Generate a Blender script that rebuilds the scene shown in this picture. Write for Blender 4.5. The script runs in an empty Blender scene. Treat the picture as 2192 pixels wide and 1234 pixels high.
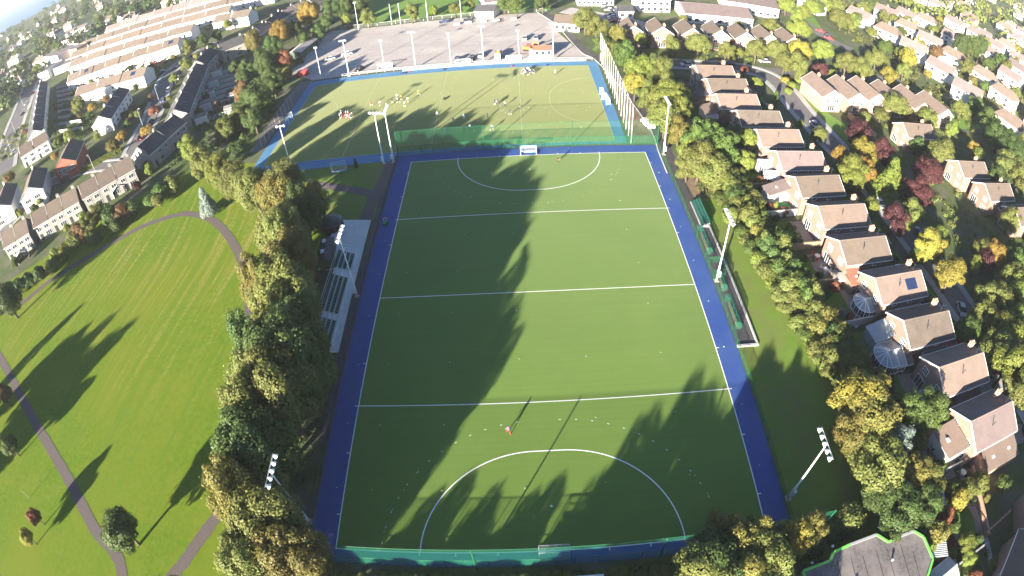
import bpy, bmesh, math, random
import numpy as np
from mathutils import Vector, Matrix

R = math.radians
rnd = random.Random(11)
sc = bpy.context.scene
COL = sc.collection

# ------------------------------------------------------------------ camera, sky, sun, exposure
cd = bpy.data.cameras.new('camera')
cam = bpy.data.objects.new('camera', cd)
COL.objects.link(cam)
sc.camera = cam
PITCH, YAW, ROLL = (0.815933, 0.031713, -0.065815)
cam.matrix_world = (Matrix.Translation((-2.1862, -70.8407, 67.7722)) @ Matrix.Rotation(YAW, 4, 'Z')
                    @ Matrix.Rotation(PITCH, 4, 'X') @ Matrix.Rotation(ROLL, 4, 'Z'))
cd.type = 'PANO'                       # the drone's wide lens bends straight lines
cd.sensor_width = 36.0
cd.sensor_fit = 'HORIZONTAL'
cd.clip_end = 90000.0
lens = cd.cycles if hasattr(cd, 'cycles') and hasattr(cd.cycles, 'panorama_type') else cd
lens.panorama_type = 'FISHEYE_LENS_POLYNOMIAL'
lens.fisheye_fov = R(170)
lens.fisheye_polynomial_k0 = 0.0
(lens.fisheye_polynomial_k1, lens.fisheye_polynomial_k2,
 lens.fisheye_polynomial_k3, lens.fisheye_polynomial_k4) = (-0.049197868, -1.1191151e-05, -2.3003064e-06, -6.2845239e-08)

SUN_EL, SHADOW_DIR = R(13.2), R(60.5)  # shadows fall towards +x, +y
world = bpy.data.worlds.new('World')
sc.world = world
world.use_nodes = True
wn = world.node_tree
sky = wn.nodes.new('ShaderNodeTexSky')
sky.sky_type = 'NISHITA'
sky.sun_disc = False
sky.sun_elevation = SUN_EL
sky.sun_rotation = math.atan2(-math.cos(SHADOW_DIR), -math.sin(SHADOW_DIR))
sky.air_density = 0.65
sky.dust_density = 0.3
sky.ozone_density = 3.0
wn.nodes['Background'].inputs['Strength'].default_value = 0.05
wn.links.new(sky.outputs[0], wn.nodes['Background'].inputs['Color'])

sl = bpy.data.lights.new('sun', 'SUN')
sl.energy = 5.0
sl.angle = R(0.6)
sl.color = (1.0, 0.90, 0.74)
sun = bpy.data.objects.new('sun', sl)
COL.objects.link(sun)
sun.rotation_euler = (R(90) - SUN_EL, 0, SHADOW_DIR - R(90))
sun.location = (0, 0, 120)

sc.view_settings.view_transform = 'Standard'
sc.view_settings.look = 'None'
sc.view_settings.gamma = 1.0
sc.view_settings.exposure = 2.47
sc.cycles.use_denoising = True
sc.cycles.max_bounces = 6
sc.cycles.transparent_max_bounces = 24
sc.cycles.volume_bounces = 1

# ------------------------------------------------------------------ materials
MATS = {}


def new_mat(name):
    m = bpy.data.materials.new(name)
    m.use_nodes = True
    nt = m.node_tree
    return m, nt, nt.nodes['Principled BSDF']


def noise(nt, vec, scale, detail=4.0, rough=0.6):
    n = nt.nodes.new('ShaderNodeTexNoise')
    n.inputs['Scale'].default_value = scale
    n.inputs['Detail'].default_value = detail
    n.inputs['Roughness'].default_value = rough
    nt.links.new(vec, n.inputs['Vector'])
    return n.outputs[0]


def ramp(nt, fac, lo, hi):
    n = nt.nodes.new('ShaderNodeMapRange')
    n.inputs[1].default_value = lo
    n.inputs[2].default_value = hi
    nt.links.new(fac, n.inputs[0])
    return n.outputs[0]


def mixc(nt, fac, a, b, mode='MIX'):
    n = nt.nodes.new('ShaderNodeMix')
    n.data_type = 'RGBA'
    n.blend_type = mode
    for sock, v in ((n.inputs[0], fac), (n.inputs[6], a), (n.inputs[7], b)):
        if hasattr(v, 'links'):
            nt.links.new(v, sock)
        elif isinstance(v, (int, float)):
            sock.default_value = v
        else:
            sock.default_value = (v[0], v[1], v[2], 1)
    return n.outputs[2]


def math_node(nt, op, a, b=None):
    n = nt.nodes.new('ShaderNodeMath')
    n.operation = op
    for i, v in enumerate((a, b)):
        if v is None:
            continue
        if hasattr(v, 'links'):
            nt.links.new(v, n.inputs[i])
        else:
            n.inputs[i].default_value = v
    return n.outputs[0]


def stretched(nt, vec, k):
    n = nt.nodes.new('ShaderNodeVectorMath')
    n.operation = 'MULTIPLY'
    n.inputs[1].default_value = k
    nt.links.new(vec, n.inputs[0])
    return n.outputs[0]


def coords(nt, kind='Object'):
    if kind == 'World':
        return nt.nodes.new('ShaderNodeNewGeometry').outputs['Position']
    return nt.nodes.new('ShaderNodeTexCoord').outputs[kind]


def mat(name, c1, c2=None, scale=1.0, rough=0.85, kind='World', bump=0.0, c3=None, scale3=0.05, spec=0.3, metal=0.0, vary=0.0):
    """Plain surface: two colours mixed by noise, a third in broad patches, optional fine bump."""
    m, nt, b = new_mat(name)
    b.inputs['Roughness'].default_value = rough
    b.inputs['Specular IOR Level'].default_value = spec
    b.inputs['Metallic'].default_value = metal
    vec = coords(nt, kind)
    if c2 is None:
        c2 = tuple(x * 0.82 for x in c1)
    f = ramp(nt, noise(nt, vec, scale, 6.0), 0.3, 0.7)
    col = mixc(nt, f, c1, c2)
    if c3 is not None:
        col = mixc(nt, ramp(nt, noise(nt, vec, scale3, 3.0), 0.42, 0.68), col, c3)
    if vary:
        oi = nt.nodes.new('ShaderNodeObjectInfo')
        hs = nt.nodes.new('ShaderNodeHueSaturation')
        nt.links.new(ramp2(nt, oi.outputs['Random'], 1 - vary, 1 + vary), hs.inputs['Value'])
        nt.links.new(col, hs.inputs['Color'])
        col = hs.outputs[0]
    nt.links.new(col, b.inputs['Base Color'])
    if bump:
        bn = nt.nodes.new('ShaderNodeBump')
        bn.inputs['Strength'].default_value = bump
        bn.inputs['Distance'].default_value = 0.05
        nt.links.new(noise(nt, vec, scale * 6, 3.0), bn.inputs['Height'])
        nt.links.new(bn.outputs[0], b.inputs['Normal'])
    MATS[name] = m
    return m


def ramp2(nt, fac, lo, hi):
    n = nt.nodes.new('ShaderNodeMapRange')
    n.inputs[3].default_value = lo
    n.inputs[4].default_value = hi
    nt.links.new(fac, n.inputs[0])
    return n.outputs[0]


def leaf_mat(name, c1, c2, sat=1.0):
    m, nt, b = new_mat('leaf_' + name)
    vec = coords(nt, 'Object')
    oi = nt.nodes.new('ShaderNodeObjectInfo')
    f = ramp(nt, noise(nt, vec, 0.55, 5.0), 0.35, 0.65)
    col = mixc(nt, f, c1, c2)
    col = mixc(nt, ramp(nt, noise(nt, vec, 4.5, 2.0), .38, .62), col, tuple(x * .7 for x in c1))
    hs = nt.nodes.new('ShaderNodeHueSaturation')
    nt.links.new(ramp2(nt, oi.outputs['Random'], 0.487, 0.513), hs.inputs['Hue'])
    nt.links.new(ramp2(nt, oi.outputs['Random'], 0.82, 1.2), hs.inputs['Value'])
    hs.inputs['Saturation'].default_value = sat
    nt.links.new(col, hs.inputs['Color'])
    b.inputs['Roughness'].default_value = 0.55
    b.inputs['Specular IOR Level'].default_value = 0.25
    nt.links.new(hs.outputs[0], b.inputs['Base Color'])
    tr = nt.nodes.new('ShaderNodeBsdfTranslucent')
    nt.links.new(hs.outputs[0], tr.inputs['Color'])
    mx = nt.nodes.new('ShaderNodeMixShader')
    mx.inputs[0].default_value = 0.32
    nt.links.new(b.outputs[0], mx.inputs[1])
    nt.links.new(tr.outputs[0], mx.inputs[2])
    nt.links.new(mx.outputs[0], nt.nodes['Material Output'].inputs['Surface'])
    MATS['leaf_' + name] = m
    return m


for nm, a, b_ in (('dark', (.045, .075, .022), (.075, .105, .03)), ('green', (.058, .092, .022), (.085, .115, .03)),
                  ('olive', (.1, .12, .032), (.14, .142, .04)), ('yellow', (.21, .185, .035), (.14, .15, .032)),
                  ('lime', (.115, .145, .03), (.15, .165, .036)), ('orange', (.2, .125, .03), (.14, .125, .03)),
                  ('autumn', (.115, .118, .03), (.165, .128, .036)), ('copper', (.05, .018, .022), (.075, .028, .03)),
                  ('brown', (.15, .09, .04), (.11, .085, .035)), ('spruce', (.13, .17, .15), (.17, .2, .17)),
                  ('rust', (.17, .06, .04), (.13, .07, .03))):
    leaf_mat(nm, tuple(x * 1.55 for x in a), tuple(x * 1.55 for x in b_))


def turf_mat(name, a, b, weave=0.12):
    m, nt, bs = new_mat(name)
    vec = coords(nt, 'World')
    f1 = ramp(nt, noise(nt, vec, 0.08, 3.0), 0.3, 0.7)
    f2 = noise(nt, vec, 9.0, 5.0, 0.8)
    sp = nt.nodes.new('ShaderNodeSeparateXYZ')
    nt.links.new(vec, sp.inputs[0])
    band = nt.nodes.new('ShaderNodeTexWave')         # seams of the 4 m carpet rolls
    band.inputs['Scale'].default_value = 0.32
    band.inputs['Distortion'].default_value = 0.15
    band.bands_direction = 'Y'
    nt.links.new(vec, band.inputs['Vector'])
    col = mixc(nt, f1, a, b)
    col = mixc(nt, math_node(nt, 'MULTIPLY', band.outputs['Fac'], 0.10), col, tuple(x * 1.35 for x in a))
    col = mixc(nt, weave, col, f2, 'OVERLAY')
    brush = noise(nt, stretched(nt, vec, (.03, 1.1, 1)), 1.0, 3.0)
    col = mixc(nt, math_node(nt, 'MULTIPLY', ramp(nt, brush, .4, .65), .16), col, tuple(x * .7 for x in b))
    worn = noise(nt, vec, .21, 5.0, .65)
    col = mixc(nt, math_node(nt, 'MULTIPLY', ramp(nt, worn, .52, .72), .22), col, (b[0] * 1.35, b[1] * 1.15, b[2] * 1.5))
    damp = noise(nt, vec, .05, 4.0, .6)
    col = mixc(nt, math_node(nt, 'MULTIPLY', ramp(nt, damp, .5, .7), .18), col, tuple(x * .6 for x in a))
    nt.links.new(col, bs.inputs['Base Color'])
    bs.inputs['Roughness'].default_value = 0.8
    bs.inputs['Specular IOR Level'].default_value = 0.2
    bs.inputs['Sheen Weight'].default_value = 0.15
    MATS[name] = m


turf_mat('turf_new', (.1, .178, .024), (.116, .192, .028))
turf_mat('turf_old', (.17, .203, .03), (.188, .216, .034), 0.2)
mat('blue_dark', (.03, .074, .26), (.025, .062, .235), 0.6, 0.75, c3=(.042, .088, .25), scale3=.12)
mat('blue_light', (.075, .2, .36), (.062, .178, .33), 0.6, 0.75, c3=(.09, .215, .35), scale3=.12)
mat('line_white', (.8, .82, .8), (.68, .72, .68), 2.0)
mat('line_faded', (.42, .46, .3), (.33, .38, .2), 1.5)
mat('gravel', (.38, .35, .34), (.29, .27, .265), 1.4, 0.95, bump=.4, c3=(.42, .385, .36), scale3=.06)
def yard_mat():
    m, nt, b = new_mat('gravel')
    vec = coords(nt, 'World')
    col = mixc(nt, ramp(nt, noise(nt, vec, 1.6, 8.0, .75), .3, .7), (.42, .375, .355), (.3, .268, .258))
    col = mixc(nt, ramp(nt, noise(nt, vec, .07, 4.0), .45, .65), col, (.43, .4, .37))
    tr = noise(nt, stretched(nt, vec, (.035, .55, 1)), 1.0, 5.0, .7)
    col = mixc(nt, math_node(nt, 'MULTIPLY', ramp(nt, tr, .52, .66), .45), col, (.24, .225, .22))
    st = noise(nt, vec, .35, 3.0, .5)
    col = mixc(nt, math_node(nt, 'MULTIPLY', ramp(nt, st, .62, .72), .5), col, (.2, .19, .185))
    nt.links.new(col, b.inputs['Base Color'])
    b.inputs['Roughness'].default_value = .95
    bn = nt.nodes.new('ShaderNodeBump')
    bn.inputs['Strength'].default_value = .5
    bn.inputs['Distance'].default_value = .06
    nt.links.new(noise(nt, vec, 5.0, 4.0), bn.inputs['Height'])
    nt.links.new(bn.outputs[0], b.inputs['Normal'])
    MATS['gravel'] = m


yard_mat()
mat('asphalt', (.085, .082, .085), (.06, .06, .064), 2.0, 0.9, c3=(.1, .095, .095), scale3=.1)
mat('asphalt_pale', (.15, .145, .145), (.12, .115, .12), 2.0, 0.9, c3=(.17, .16, .155), scale3=.1)
mat('path', (.13, .105, .1), (.1, .082, .08), 3.0, 0.9)
mat('paving', (.36, .36, .36), (.3, .3, .31), 1.0, 0.85, c3=(.42, .41, .39), scale3=.2)
mat('concrete', (.42, .42, .41), (.34, .34, .335), 0.8, 0.85, c3=(.46, .45, .43), scale3=.3)
mat('concrete_pale', (.62, .62, .6), (.52, .52, .5), 0.8, 0.85, c3=(.66, .65, .62), scale3=.3)
mat('earth', (.2, .14, .09), (.15, .105, .07), 0.7, 0.95, c3=(.23, .18, .13), scale3=.12)
mat('garden', (.045, .08, .02), (.08, .11, .028), 0.5, 0.95, c3=(.12, .11, .085), scale3=.16)
mat('garden_lawn', (.085, .16, .025), (.11, .19, .03), 0.5, 0.95)
mat('bank_grass', (.1, .175, .02), (.135, .21, .028), 0.6, 0.95, c3=(.13, .15, .04), scale3=.15)
mat('field_grass', (.1, .2, .03), (.13, .22, .04), 0.12, 0.95)
mat('patio', (.33, .27, .23), (.26, .21, .19), 1.2, 0.9)
mat('white_paint', (.78, .78, .76), (.7, .7, .69), 0.5, 0.6, 'Object')
mat('render_white', (.72, .7, .66), (.62, .6, .56), 0.6, 0.9, 'Object', vary=.1)
mat('pebbledash', (.34, .325, .29), (.28, .265, .24), 3.0, 0.95, 'Object', vary=.08)
mat('brick', (.27, .185, .15), (.22, .148, .12), 2.2, 0.9, 'Object', bump=.3, c3=(.29, .19, .15), scale3=.5, vary=.12)
mat('brick_red', (.34, .1, .065), (.28, .08, .055), 2.0, 0.9, 'Object', bump=.3)
mat('brick_pale', (.48, .3, .21), (.4, .25, .18), 2.0, 0.9, 'Object', bump=.3)
mat('glass', (.03, .035, .045), (.05, .055, .07), 0.8, 0.12, 'Object', spec=.6)
mat('glass_pale', (.25, .3, .33), (.32, .36, .38), 0.5, 0.12, 'Object', spec=.6)
mat('solar', (.012, .022, .06), (.015, .03, .08), 1.0, 0.15, 'Object', spec=.6)
mat('metal_grey', (.5, .51, .52), (.42, .43, .44), 1.0, 0.45, 'Object', metal=.3)
mat('metal_white', (.75, .76, .76), (.68, .69, .7), 1.0, 0.45, 'Object')
mat('lamp_shell', (.72, .75, .74), (.6, .64, .64), 1.0, 0.35, 'Object')
mat('green_steel', (.012, .1, .05), (.01, .08, .04), 2.0, 0.5, 'Object')
mat('green_trim', (.2, .62, .12), (.17, .55, .1), 1.0, 0.5, 'Object')
mat('seat_green', (.015, .09, .07), (.012, .075, .06), 1.0, 0.5, 'Object')
mat('dark_steel', (.05, .055, .06), (.04, .04, .045), 1.0, 0.5, 'Object')
mat('hut_green', (.055, .085, .06), (.045, .07, .05), 1.0, 0.7, 'Object')
mat('rubber', (.02, .02, .022), (.016, .016, .018), 1.0, 0.8, 'Object')
mat('bark', (.12, .095, .07), (.08, .065, .05), 1.5, 0.95, 'Object', bump=.6)
mat('bark_pale', (.3, .26, .21), (.2, .17, .14), 1.2, 0.95, 'Object', bump=.6)
mat('felt_roof', (.2, .18, .175), (.1, .09, .09), 3.0, 0.95, bump=.5, c3=(.24, .21, .2), scale3=.3)
mat('timber', (.3, .22, .14), (.24, .17, .11), 1.0, 0.9, 'Object')
mat('skin', (.5, .3, .22), (.45, .27, .2), 4.0, 0.6, 'Object')
mat('hair', (.05, .035, .025), (.035, .025, .02), 9.0, 0.6, 'Object')
for nm, c in dict(pink=(.72, .16, .32), white=(.75, .75, .75), red=(.6, .05, .05), navy=(.03, .04, .12), grey=(.25, .26, .28),
                  black=(.02, .02, .022), yellow=(.7, .6, .1), maroon=(.25, .04, .06), sky=(.25, .42, .65), orange=(.7, .22, .04),
                  silver=(.5, .52, .54), green=(.03, .22, .08)).items():
    mat('cloth_' + nm, c, tuple(x * .8 for x in c), 6.0, 0.9, 'Object')
    m = mat('paint_' + nm, c, tuple(x * .95 for x in c), 1.0, 0.25, 'Object', spec=.5)


def roof_mat(name, a, b, c, pitch=0.34):
    """Interlocking concrete tiles: courses across the slope, weathering and lichen."""
    m, nt, bs = new_mat(name)
    vec = coords(nt, 'Object')
    sp = nt.nodes.new('ShaderNodeSeparateXYZ')
    nt.links.new(vec, sp.inputs[0])
    saw = math_node(nt, 'FRACT', math_node(nt, 'MULTIPLY', sp.outputs['Y'], 1 / pitch))
    sawx = math_node(nt, 'FRACT', math_node(nt, 'MULTIPLY', sp.outputs['X'], 1 / 0.3))
    hgt = math_node(nt, 'ADD', math_node(nt, 'MULTIPLY', saw, 0.8), math_node(nt, 'MULTIPLY', sawx, 0.3))
    f = ramp(nt, noise(nt, vec, 1.6, 6.0), 0.3, 0.7)
    col = mixc(nt, f, a, b)
    col = mixc(nt, ramp(nt, noise(nt, vec, 0.35, 3.0), 0.45, 0.75), col, c)
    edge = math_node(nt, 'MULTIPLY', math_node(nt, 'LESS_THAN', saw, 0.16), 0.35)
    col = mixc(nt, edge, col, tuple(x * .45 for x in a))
    oi = nt.nodes.new('ShaderNodeObjectInfo')
    hs = nt.nodes.new('ShaderNodeHueSaturation')
    nt.links.new(ramp2(nt, oi.outputs['Random'], 0.88, 1.1), hs.inputs['Value'])
    nt.links.new(col, hs.inputs['Color'])
    nt.links.new(hs.outputs[0], bs.inputs['Base Color'])
    bs.inputs['Roughness'].default_value = 0.9
    bs.inputs['Specular IOR Level'].default_value = 0.2
    bn = nt.nodes.new('ShaderNodeBump')
    bn.inputs['Strength'].default_value = 0.5
    bn.inputs['Distance'].default_value = 0.04
    nt.links.new(hgt, bn.inputs['Height'])
    nt.links.new(bn.outputs[0], bs.inputs['Normal'])
    MATS[name] = m


roof_mat('tiles_buff', (.2, .15, .127), (.168, .127, .108), (.145, .115, .1))
roof_mat('tiles_brown', (.15, .118, .097), (.128, .1, .083), (.112, .093, .08))
roof_mat('tiles_dun', (.13, .105, .09), (.105, .086, .075), (.15, .125, .105))
roof_mat('tiles_slate', (.075, .075, .085), (.06, .06, .068), (.09, .085, .085))
roof_mat('tiles_purple', (.2, .155, .15), (.17, .135, .13), (.15, .12, .12))
roof_mat('tiles_rust', (.3, .12, .08), (.26, .1, .07), (.22, .1, .075))


def see_through(name, col, alpha, rough=0.4):
    m, nt, b = new_mat(name)
    b.inputs['Base Color'].default_value = (*col, 1)
    b.inputs['Roughness'].default_value = rough
    t = nt.nodes.new('ShaderNodeBsdfTransparent')
    mx = nt.nodes.new('ShaderNodeMixShader')
    mx.inputs[0].default_value = alpha
    nt.links.new(t.outputs[0], mx.inputs[1])
    nt.links.new(b.outputs[0], mx.inputs[2])
    nt.links.new(mx.outputs[0], nt.nodes['Material Output'].inputs['Surface'])
    MATS[name] = m


see_through('netting', (.03, .2, .09), 0.10)
see_through('netting_fine', (.03, .25, .15), 0.15)
see_through('netting_grey', (.3, .32, .3), 0.12)
see_through('mesh_green', (.015, .12, .055), 0.32)
see_through('mesh_dark', (.03, .06, .06), 0.35)
see_through('mesh_white', (.6, .65, .68), 0.14)
see_through('shell_green', (.02, .13, .085), 0.42, 0.3)
see_through('pane_clear', (.3, .36, .38), 0.55, 0.1)


def park_lawn_mat():
    """Mown grass: the mower's swathes run along the field and bend round its far end; dry clippings lie in rows."""
    m, nt, b = new_mat('park_lawn')
    vec = coords(nt, 'World')
    sp = nt.nodes.new('ShaderNodeSeparateXYZ')
    nt.links.new(vec, sp.inputs[0])
    dx = math_node(nt, 'MAXIMUM', math_node(nt, 'SUBTRACT', math_node(nt, 'ADD', sp.outputs['X'], math_node(nt, 'MULTIPLY', sp.outputs['Y'], -.12)), -150.0), 0.0)
    dy = math_node(nt, 'MULTIPLY', math_node(nt, 'MAXIMUM', math_node(nt, 'SUBTRACT', sp.outputs['Y'], 6.0), 0.0), ramp(nt, sp.outputs['X'], -112.0, -80.0))
    d = math_node(nt, 'SQRT', math_node(nt, 'ADD', math_node(nt, 'MULTIPLY', dx, dx), math_node(nt, 'MULTIPLY', dy, dy)))
    along = math_node(nt, 'MULTIPLY', sp.outputs['Y'], 0.03)
    cb = nt.nodes.new('ShaderNodeCombineXYZ')
    nt.links.new(d, cb.inputs[0])
    nt.links.new(along, cb.inputs[1])
    rows = noise(nt, cb.outputs[0], 0.7, 5.0, 0.7)
    fine = noise(nt, vec, 1.1, 8.0, 0.75)
    broad = noise(nt, vec, 0.03, 3.0)
    fade = ramp(nt, sp.outputs['Y'], -30.0, 5.0)
    col = mixc(nt, ramp(nt, fine, .34, .66), (.07, .142, .006), (.135, .2, .012))
    col = mixc(nt, math_node(nt, 'MULTIPLY', ramp(nt, noise(nt, vec, .22, 6.0, .7), .48, .64), .55), col, (.165, .19, .022))
    col = mixc(nt, ramp(nt, broad, .4, .65), col, (.145, .185, .014))
    hay = math_node(nt, 'MULTIPLY', math_node(nt, 'MULTIPLY', ramp(nt, rows, .5, .66), ramp(nt, fine, .35, .6)), fade)
    col = mixc(nt, math_node(nt, 'MULTIPLY', hay, 0.85), col, (.31, .25, .09))
    dark = math_node(nt, 'MULTIPLY', ramp(nt, rows, .47, .34), 0.6)
    col = mixc(nt, dark, col, (.085, .165, .015))
    nt.links.new(col, b.inputs['Base Color'])
    b.inputs['Roughness'].default_value = 0.9
    b.inputs['Specular IOR Level'].default_value = 0.15
    bn = nt.nodes.new('ShaderNodeBump')
    bn.inputs['Strength'].default_value = 0.6
    bn.inputs['Distance'].default_value = 0.08
    nt.links.new(noise(nt, vec, 2.5, 6.0, 0.8), bn.inputs['Height'])
    nt.links.new(bn.outputs[0], b.inputs['Normal'])
    MATS['park_lawn'] = m


park_lawn_mat()
m, nt, b = new_mat('sea')
b.inputs['Base Color'].default_value = (.05, .12, .17, 1)
b.inputs['Roughness'].default_value = 0.25
MATS['sea'] = m


# ------------------------------------------------------------------ mesh and object helpers
class MB:
    def __init__(self):
        self.v, self.f, self.m = [], [], []

    def face(self, pts, m=0):
        k = len(self.v)
        self.v += [tuple(p) for p in pts]
        self.f.append(tuple(range(k, k + len(pts))))
        self.m.append(m)
        return self

    def solid(self, vs, fs, m=0):
        k = len(self.v)
        self.v += [tuple(p) for p in vs]
        self.f += [tuple(i + k for i in f) for f in fs]
        self.m += [m] * len(fs)
        return self

    def box(self, c, s, m=0, rz=0.0):
        x, y, z = s[0] / 2, s[1] / 2, s[2] / 2
        ca, sa = math.cos(rz), math.sin(rz)
        vs = []
        for dz in (-z, z):
            for dx, dy in ((-x, -y), (x, -y), (x, y), (-x, y)):
                vs.append((c[0] + dx * ca - dy * sa, c[1] + dx * sa + dy * ca, c[2] + dz))
        return self.solid(vs, [(3, 2, 1, 0), (4, 5, 6, 7), (0, 1, 5, 4), (1, 2, 6, 5), (2, 3, 7, 6), (3, 0, 4, 7)], m)

    def prism(self, poly, z0, z1, m=0, mtop=None):
        n = len(poly)
        vs = [(x, y, z0) for x, y in poly] + [(x, y, z1) for x, y in poly]
        self.solid(vs, [(i, (i + 1) % n, n + (i + 1) % n, n + i) for i in range(n)], m)
        k = len(self.v) - 2 * n
        self.f.append(tuple(k + n + i for i in range(n)))
        self.m.append(m if mtop is None else mtop)
        return self

    def tube(self, pts, rs, n=8, m=0, cap=True):
        pts = [Vector(p) for p in pts]
        rings = []
        for i, p in enumerate(pts):
            d = (pts[min(i + 1, len(pts) - 1)] - pts[max(i - 1, 0)]).normalized()
            a = d.cross(Vector((0, 0, 1)) if abs(d.z) < .9 else Vector((1, 0, 0))).normalized()
            b2 = d.cross(a)
            r = rs[i] if isinstance(rs, (list, tuple)) else rs
            rings.append([p + (a * math.cos(t) + b2 * math.sin(t)) * r for t in (2 * math.pi * j / n for j in range(n))])
        vs = [q for ring in rings for q in ring]
        fs = [(i * n + j, i * n + (j + 1) % n, (i + 1) * n + (j + 1) % n, (i + 1) * n + j)
              for i in range(len(pts) - 1) for j in range(n)]
        if cap:
            fs += [tuple(reversed(range(n))), tuple(range((len(pts) - 1) * n, len(pts) * n))]
        return self.solid(vs, fs, m)

    def lathe(self, prof, n=12, m=0, c=(0, 0, 0), axis=None):
        vs = []
        rot = Vector((0, 0, 1)).rotation_difference(Vector(axis)).to_matrix() if axis else Matrix.Identity(3)
        for r, z in prof:
            for j in range(n):
                t = 2 * math.pi * j / n
                vs.append(rot @ Vector((r * math.cos(t), r * math.sin(t), z)) + Vector(c))
        fs = [(i * n + j, i * n + (j + 1) % n, (i + 1) * n + (j + 1) % n, (i + 1) * n + j)
              for i in range(len(prof) - 1) for j in range(n)]
        fs += [tuple(reversed(range(n))), tuple(range((len(prof) - 1) * n, len(prof) * n))]
        return self.solid(vs, fs, m)

    def mesh(self, name, *mats, smooth=False):
        me = bpy.data.meshes.new(name)
        me.from_pydata(self.v, [], self.f)
        for x in mats:
            me.materials.append(MATS[x])
        me.polygons.foreach_set('material_index', self.m)
        if smooth:
            me.polygons.foreach_set('use_smooth', [True] * len(self.f))
        me.update()
        return me


def tag(o, label=None, cat=None, group=None, kind=None):
    for k, v in (('label', label), ('category', cat), ('group', group), ('kind', kind)):
        if v:
            o[k] = v
    return o


def obj(name, me, parent=None, loc=(0, 0, 0), rz=0.0, scale=(1, 1, 1), mats=None):
    o = bpy.data.objects.new(name, me)
    COL.objects.link(o)
    o.location = loc
    o.rotation_euler = (0, 0, rz)
    o.scale = scale
    if parent:
        o.parent = parent
    if mats:
        for i, x in enumerate(mats):
            if x:
                o.material_slots[i].link = 'OBJECT'
                o.material_slots[i].material = MATS[x]
    return o


def thing(name, label, cat, loc=(0, 0, 0), rz=0.0, group=None, scale=(1, 1, 1)):
    o = bpy.data.objects.new(name, None)
    o.empty_display_size = 0.3
    COL.objects.link(o)
    o.location = loc if len(loc) == 3 else (loc[0], loc[1], 0)
    o.rotation_euler = (0, 0, rz)
    o.scale = scale
    return tag(o, label, cat, group)


def place(parts, name, label, cat, loc, rz=0.0, group=None, scale=(1, 1, 1), mats=None):
    """Put a copy of a thing made of parts [(name, mesh, [(sub name, mesh)], local offset)]; meshes are shared."""
    t = thing(name, label, cat, loc, rz, group, scale)
    for p in parts:
        o = obj(p[0], p[1], t, p[3] if len(p) > 3 else (0, 0, 0), mats=(mats or {}).get(p[0]))
        for s in (p[2] if len(p) > 2 else ()):
            obj(s[0], s[1], o, mats=(mats or {}).get(s[0]))
    return t


def sheet(name, poly, z, m, kind='structure', parent=None, label=None):
    o = obj(name, MB().face([(x, y, z) for x, y in poly]).mesh(name, m), parent)
    if kind and not parent:
        tag(o, kind=kind)
    return o


def smooth_line(pts, n=6):
    out = []
    P = [pts[0]] + list(pts) + [pts[-1]]
    for i in range(1, len(P) - 2):
        for k in range(n):
            t = k / n
            q = []
            for a in (0, 1):
                p0, p1, p2, p3 = P[i - 1][a], P[i][a], P[i + 1][a], P[i + 2][a]
                q.append(.5 * (2 * p1 + (p2 - p0) * t + (2 * p0 - 5 * p1 + 4 * p2 - p3) * t * t + (3 * p1 - p0 - 3 * p2 + p3) * t ** 3))
            out.append(tuple(q))
    return out + [tuple(pts[-1])]


def ribbon_mesh(name, pts, w, z, m, off=0.0, h=None, rag=0.0):
    """A strip of width w along pts; with h it is a raised kerb-like bar."""
    mb = MB()
    L, Rr = [], []
    if rag:
        fine = []
        for a, b2 in zip(pts, pts[1:]):
            n = max(1, int(math.dist(a, b2) / .5))
            fine += [(a[0] + (b2[0] - a[0]) * k / n, a[1] + (b2[1] - a[1]) * k / n) for k in range(n)]
        pts = fine + [pts[-1]]
    for i, p in enumerate(pts):
        a, b2 = Vector(pts[max(i - 1, 0)]), Vector(pts[min(i + 1, len(pts) - 1)])
        d = (b2 - a).normalized()
        nrm = Vector((-d.y, d.x))
        c = Vector(p)
        L.append(c + nrm * (off + w / 2 + rnd.uniform(-rag, rag)))
        Rr.append(c + nrm * (off - w / 2 + rnd.uniform(-rag, rag)))
    for i in range(len(pts) - 1):
        mb.face([(*L[i], z), (*Rr[i], z), (*Rr[i + 1], z), (*L[i + 1], z)])
        if h:
            mb.face([(*L[i], z - h), (*L[i], z), (*L[i + 1], z), (*L[i + 1], z - h)])
            mb.face([(*Rr[i], z), (*Rr[i], z - h), (*Rr[i + 1], z - h), (*Rr[i + 1], z)])
    return mb.mesh(name, m)


# ------------------------------------------------------------------ the setting
BIG = 26000.0
sheet('ground', [(-BIG, -BIG), (BIG, -BIG), (BIG, BIG), (-BIG, BIG)], 0.0, 'garden')
sheet('sea', [(-1020, 1240), (-1010, 980), (-1180, 800), (-1500, 560), (-2300, 100), (-25000, -9000), (-25000, 25000), (9000, 25000), (-300, 2200)], 0.05, 'sea')
sheet('park_lawn', [(-140, -120), (-36, -120), (-36, -12), (-42, 8), (-42, 30), (-36, 45), (-66, 52), (-88, 58), (-104, 48), (-124, 30),
                    (-134, 18), (-150, 8), (-150, -40)], 0.02, 'park_lawn')
PATH_A = smooth_line([(-136, 0)] + [(-127.6, 2.6), (-119.9, 11.5), (-105.5, 23.0), (-97.4, 29.2), (-88.2, 32.5), (-81.8, 32.3), (-73.1, 28.0), (-64.2, 18.9), (-58.3, 10.4), (-55.2, 4.0), (-51.4, -5.9), (-48.5, -16.6), (-46.4, -25.9), (-45.1, -35.1), (-45.6, -40.6), (-48.1, -46.4), (-51.4, -52.9)] + [(-60, -66), (-66, -84)])
tag(obj('footpath', ribbon_mesh('footpath', PATH_A, 2.0, .045, 'path', rag=.1)), kind='structure')
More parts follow.
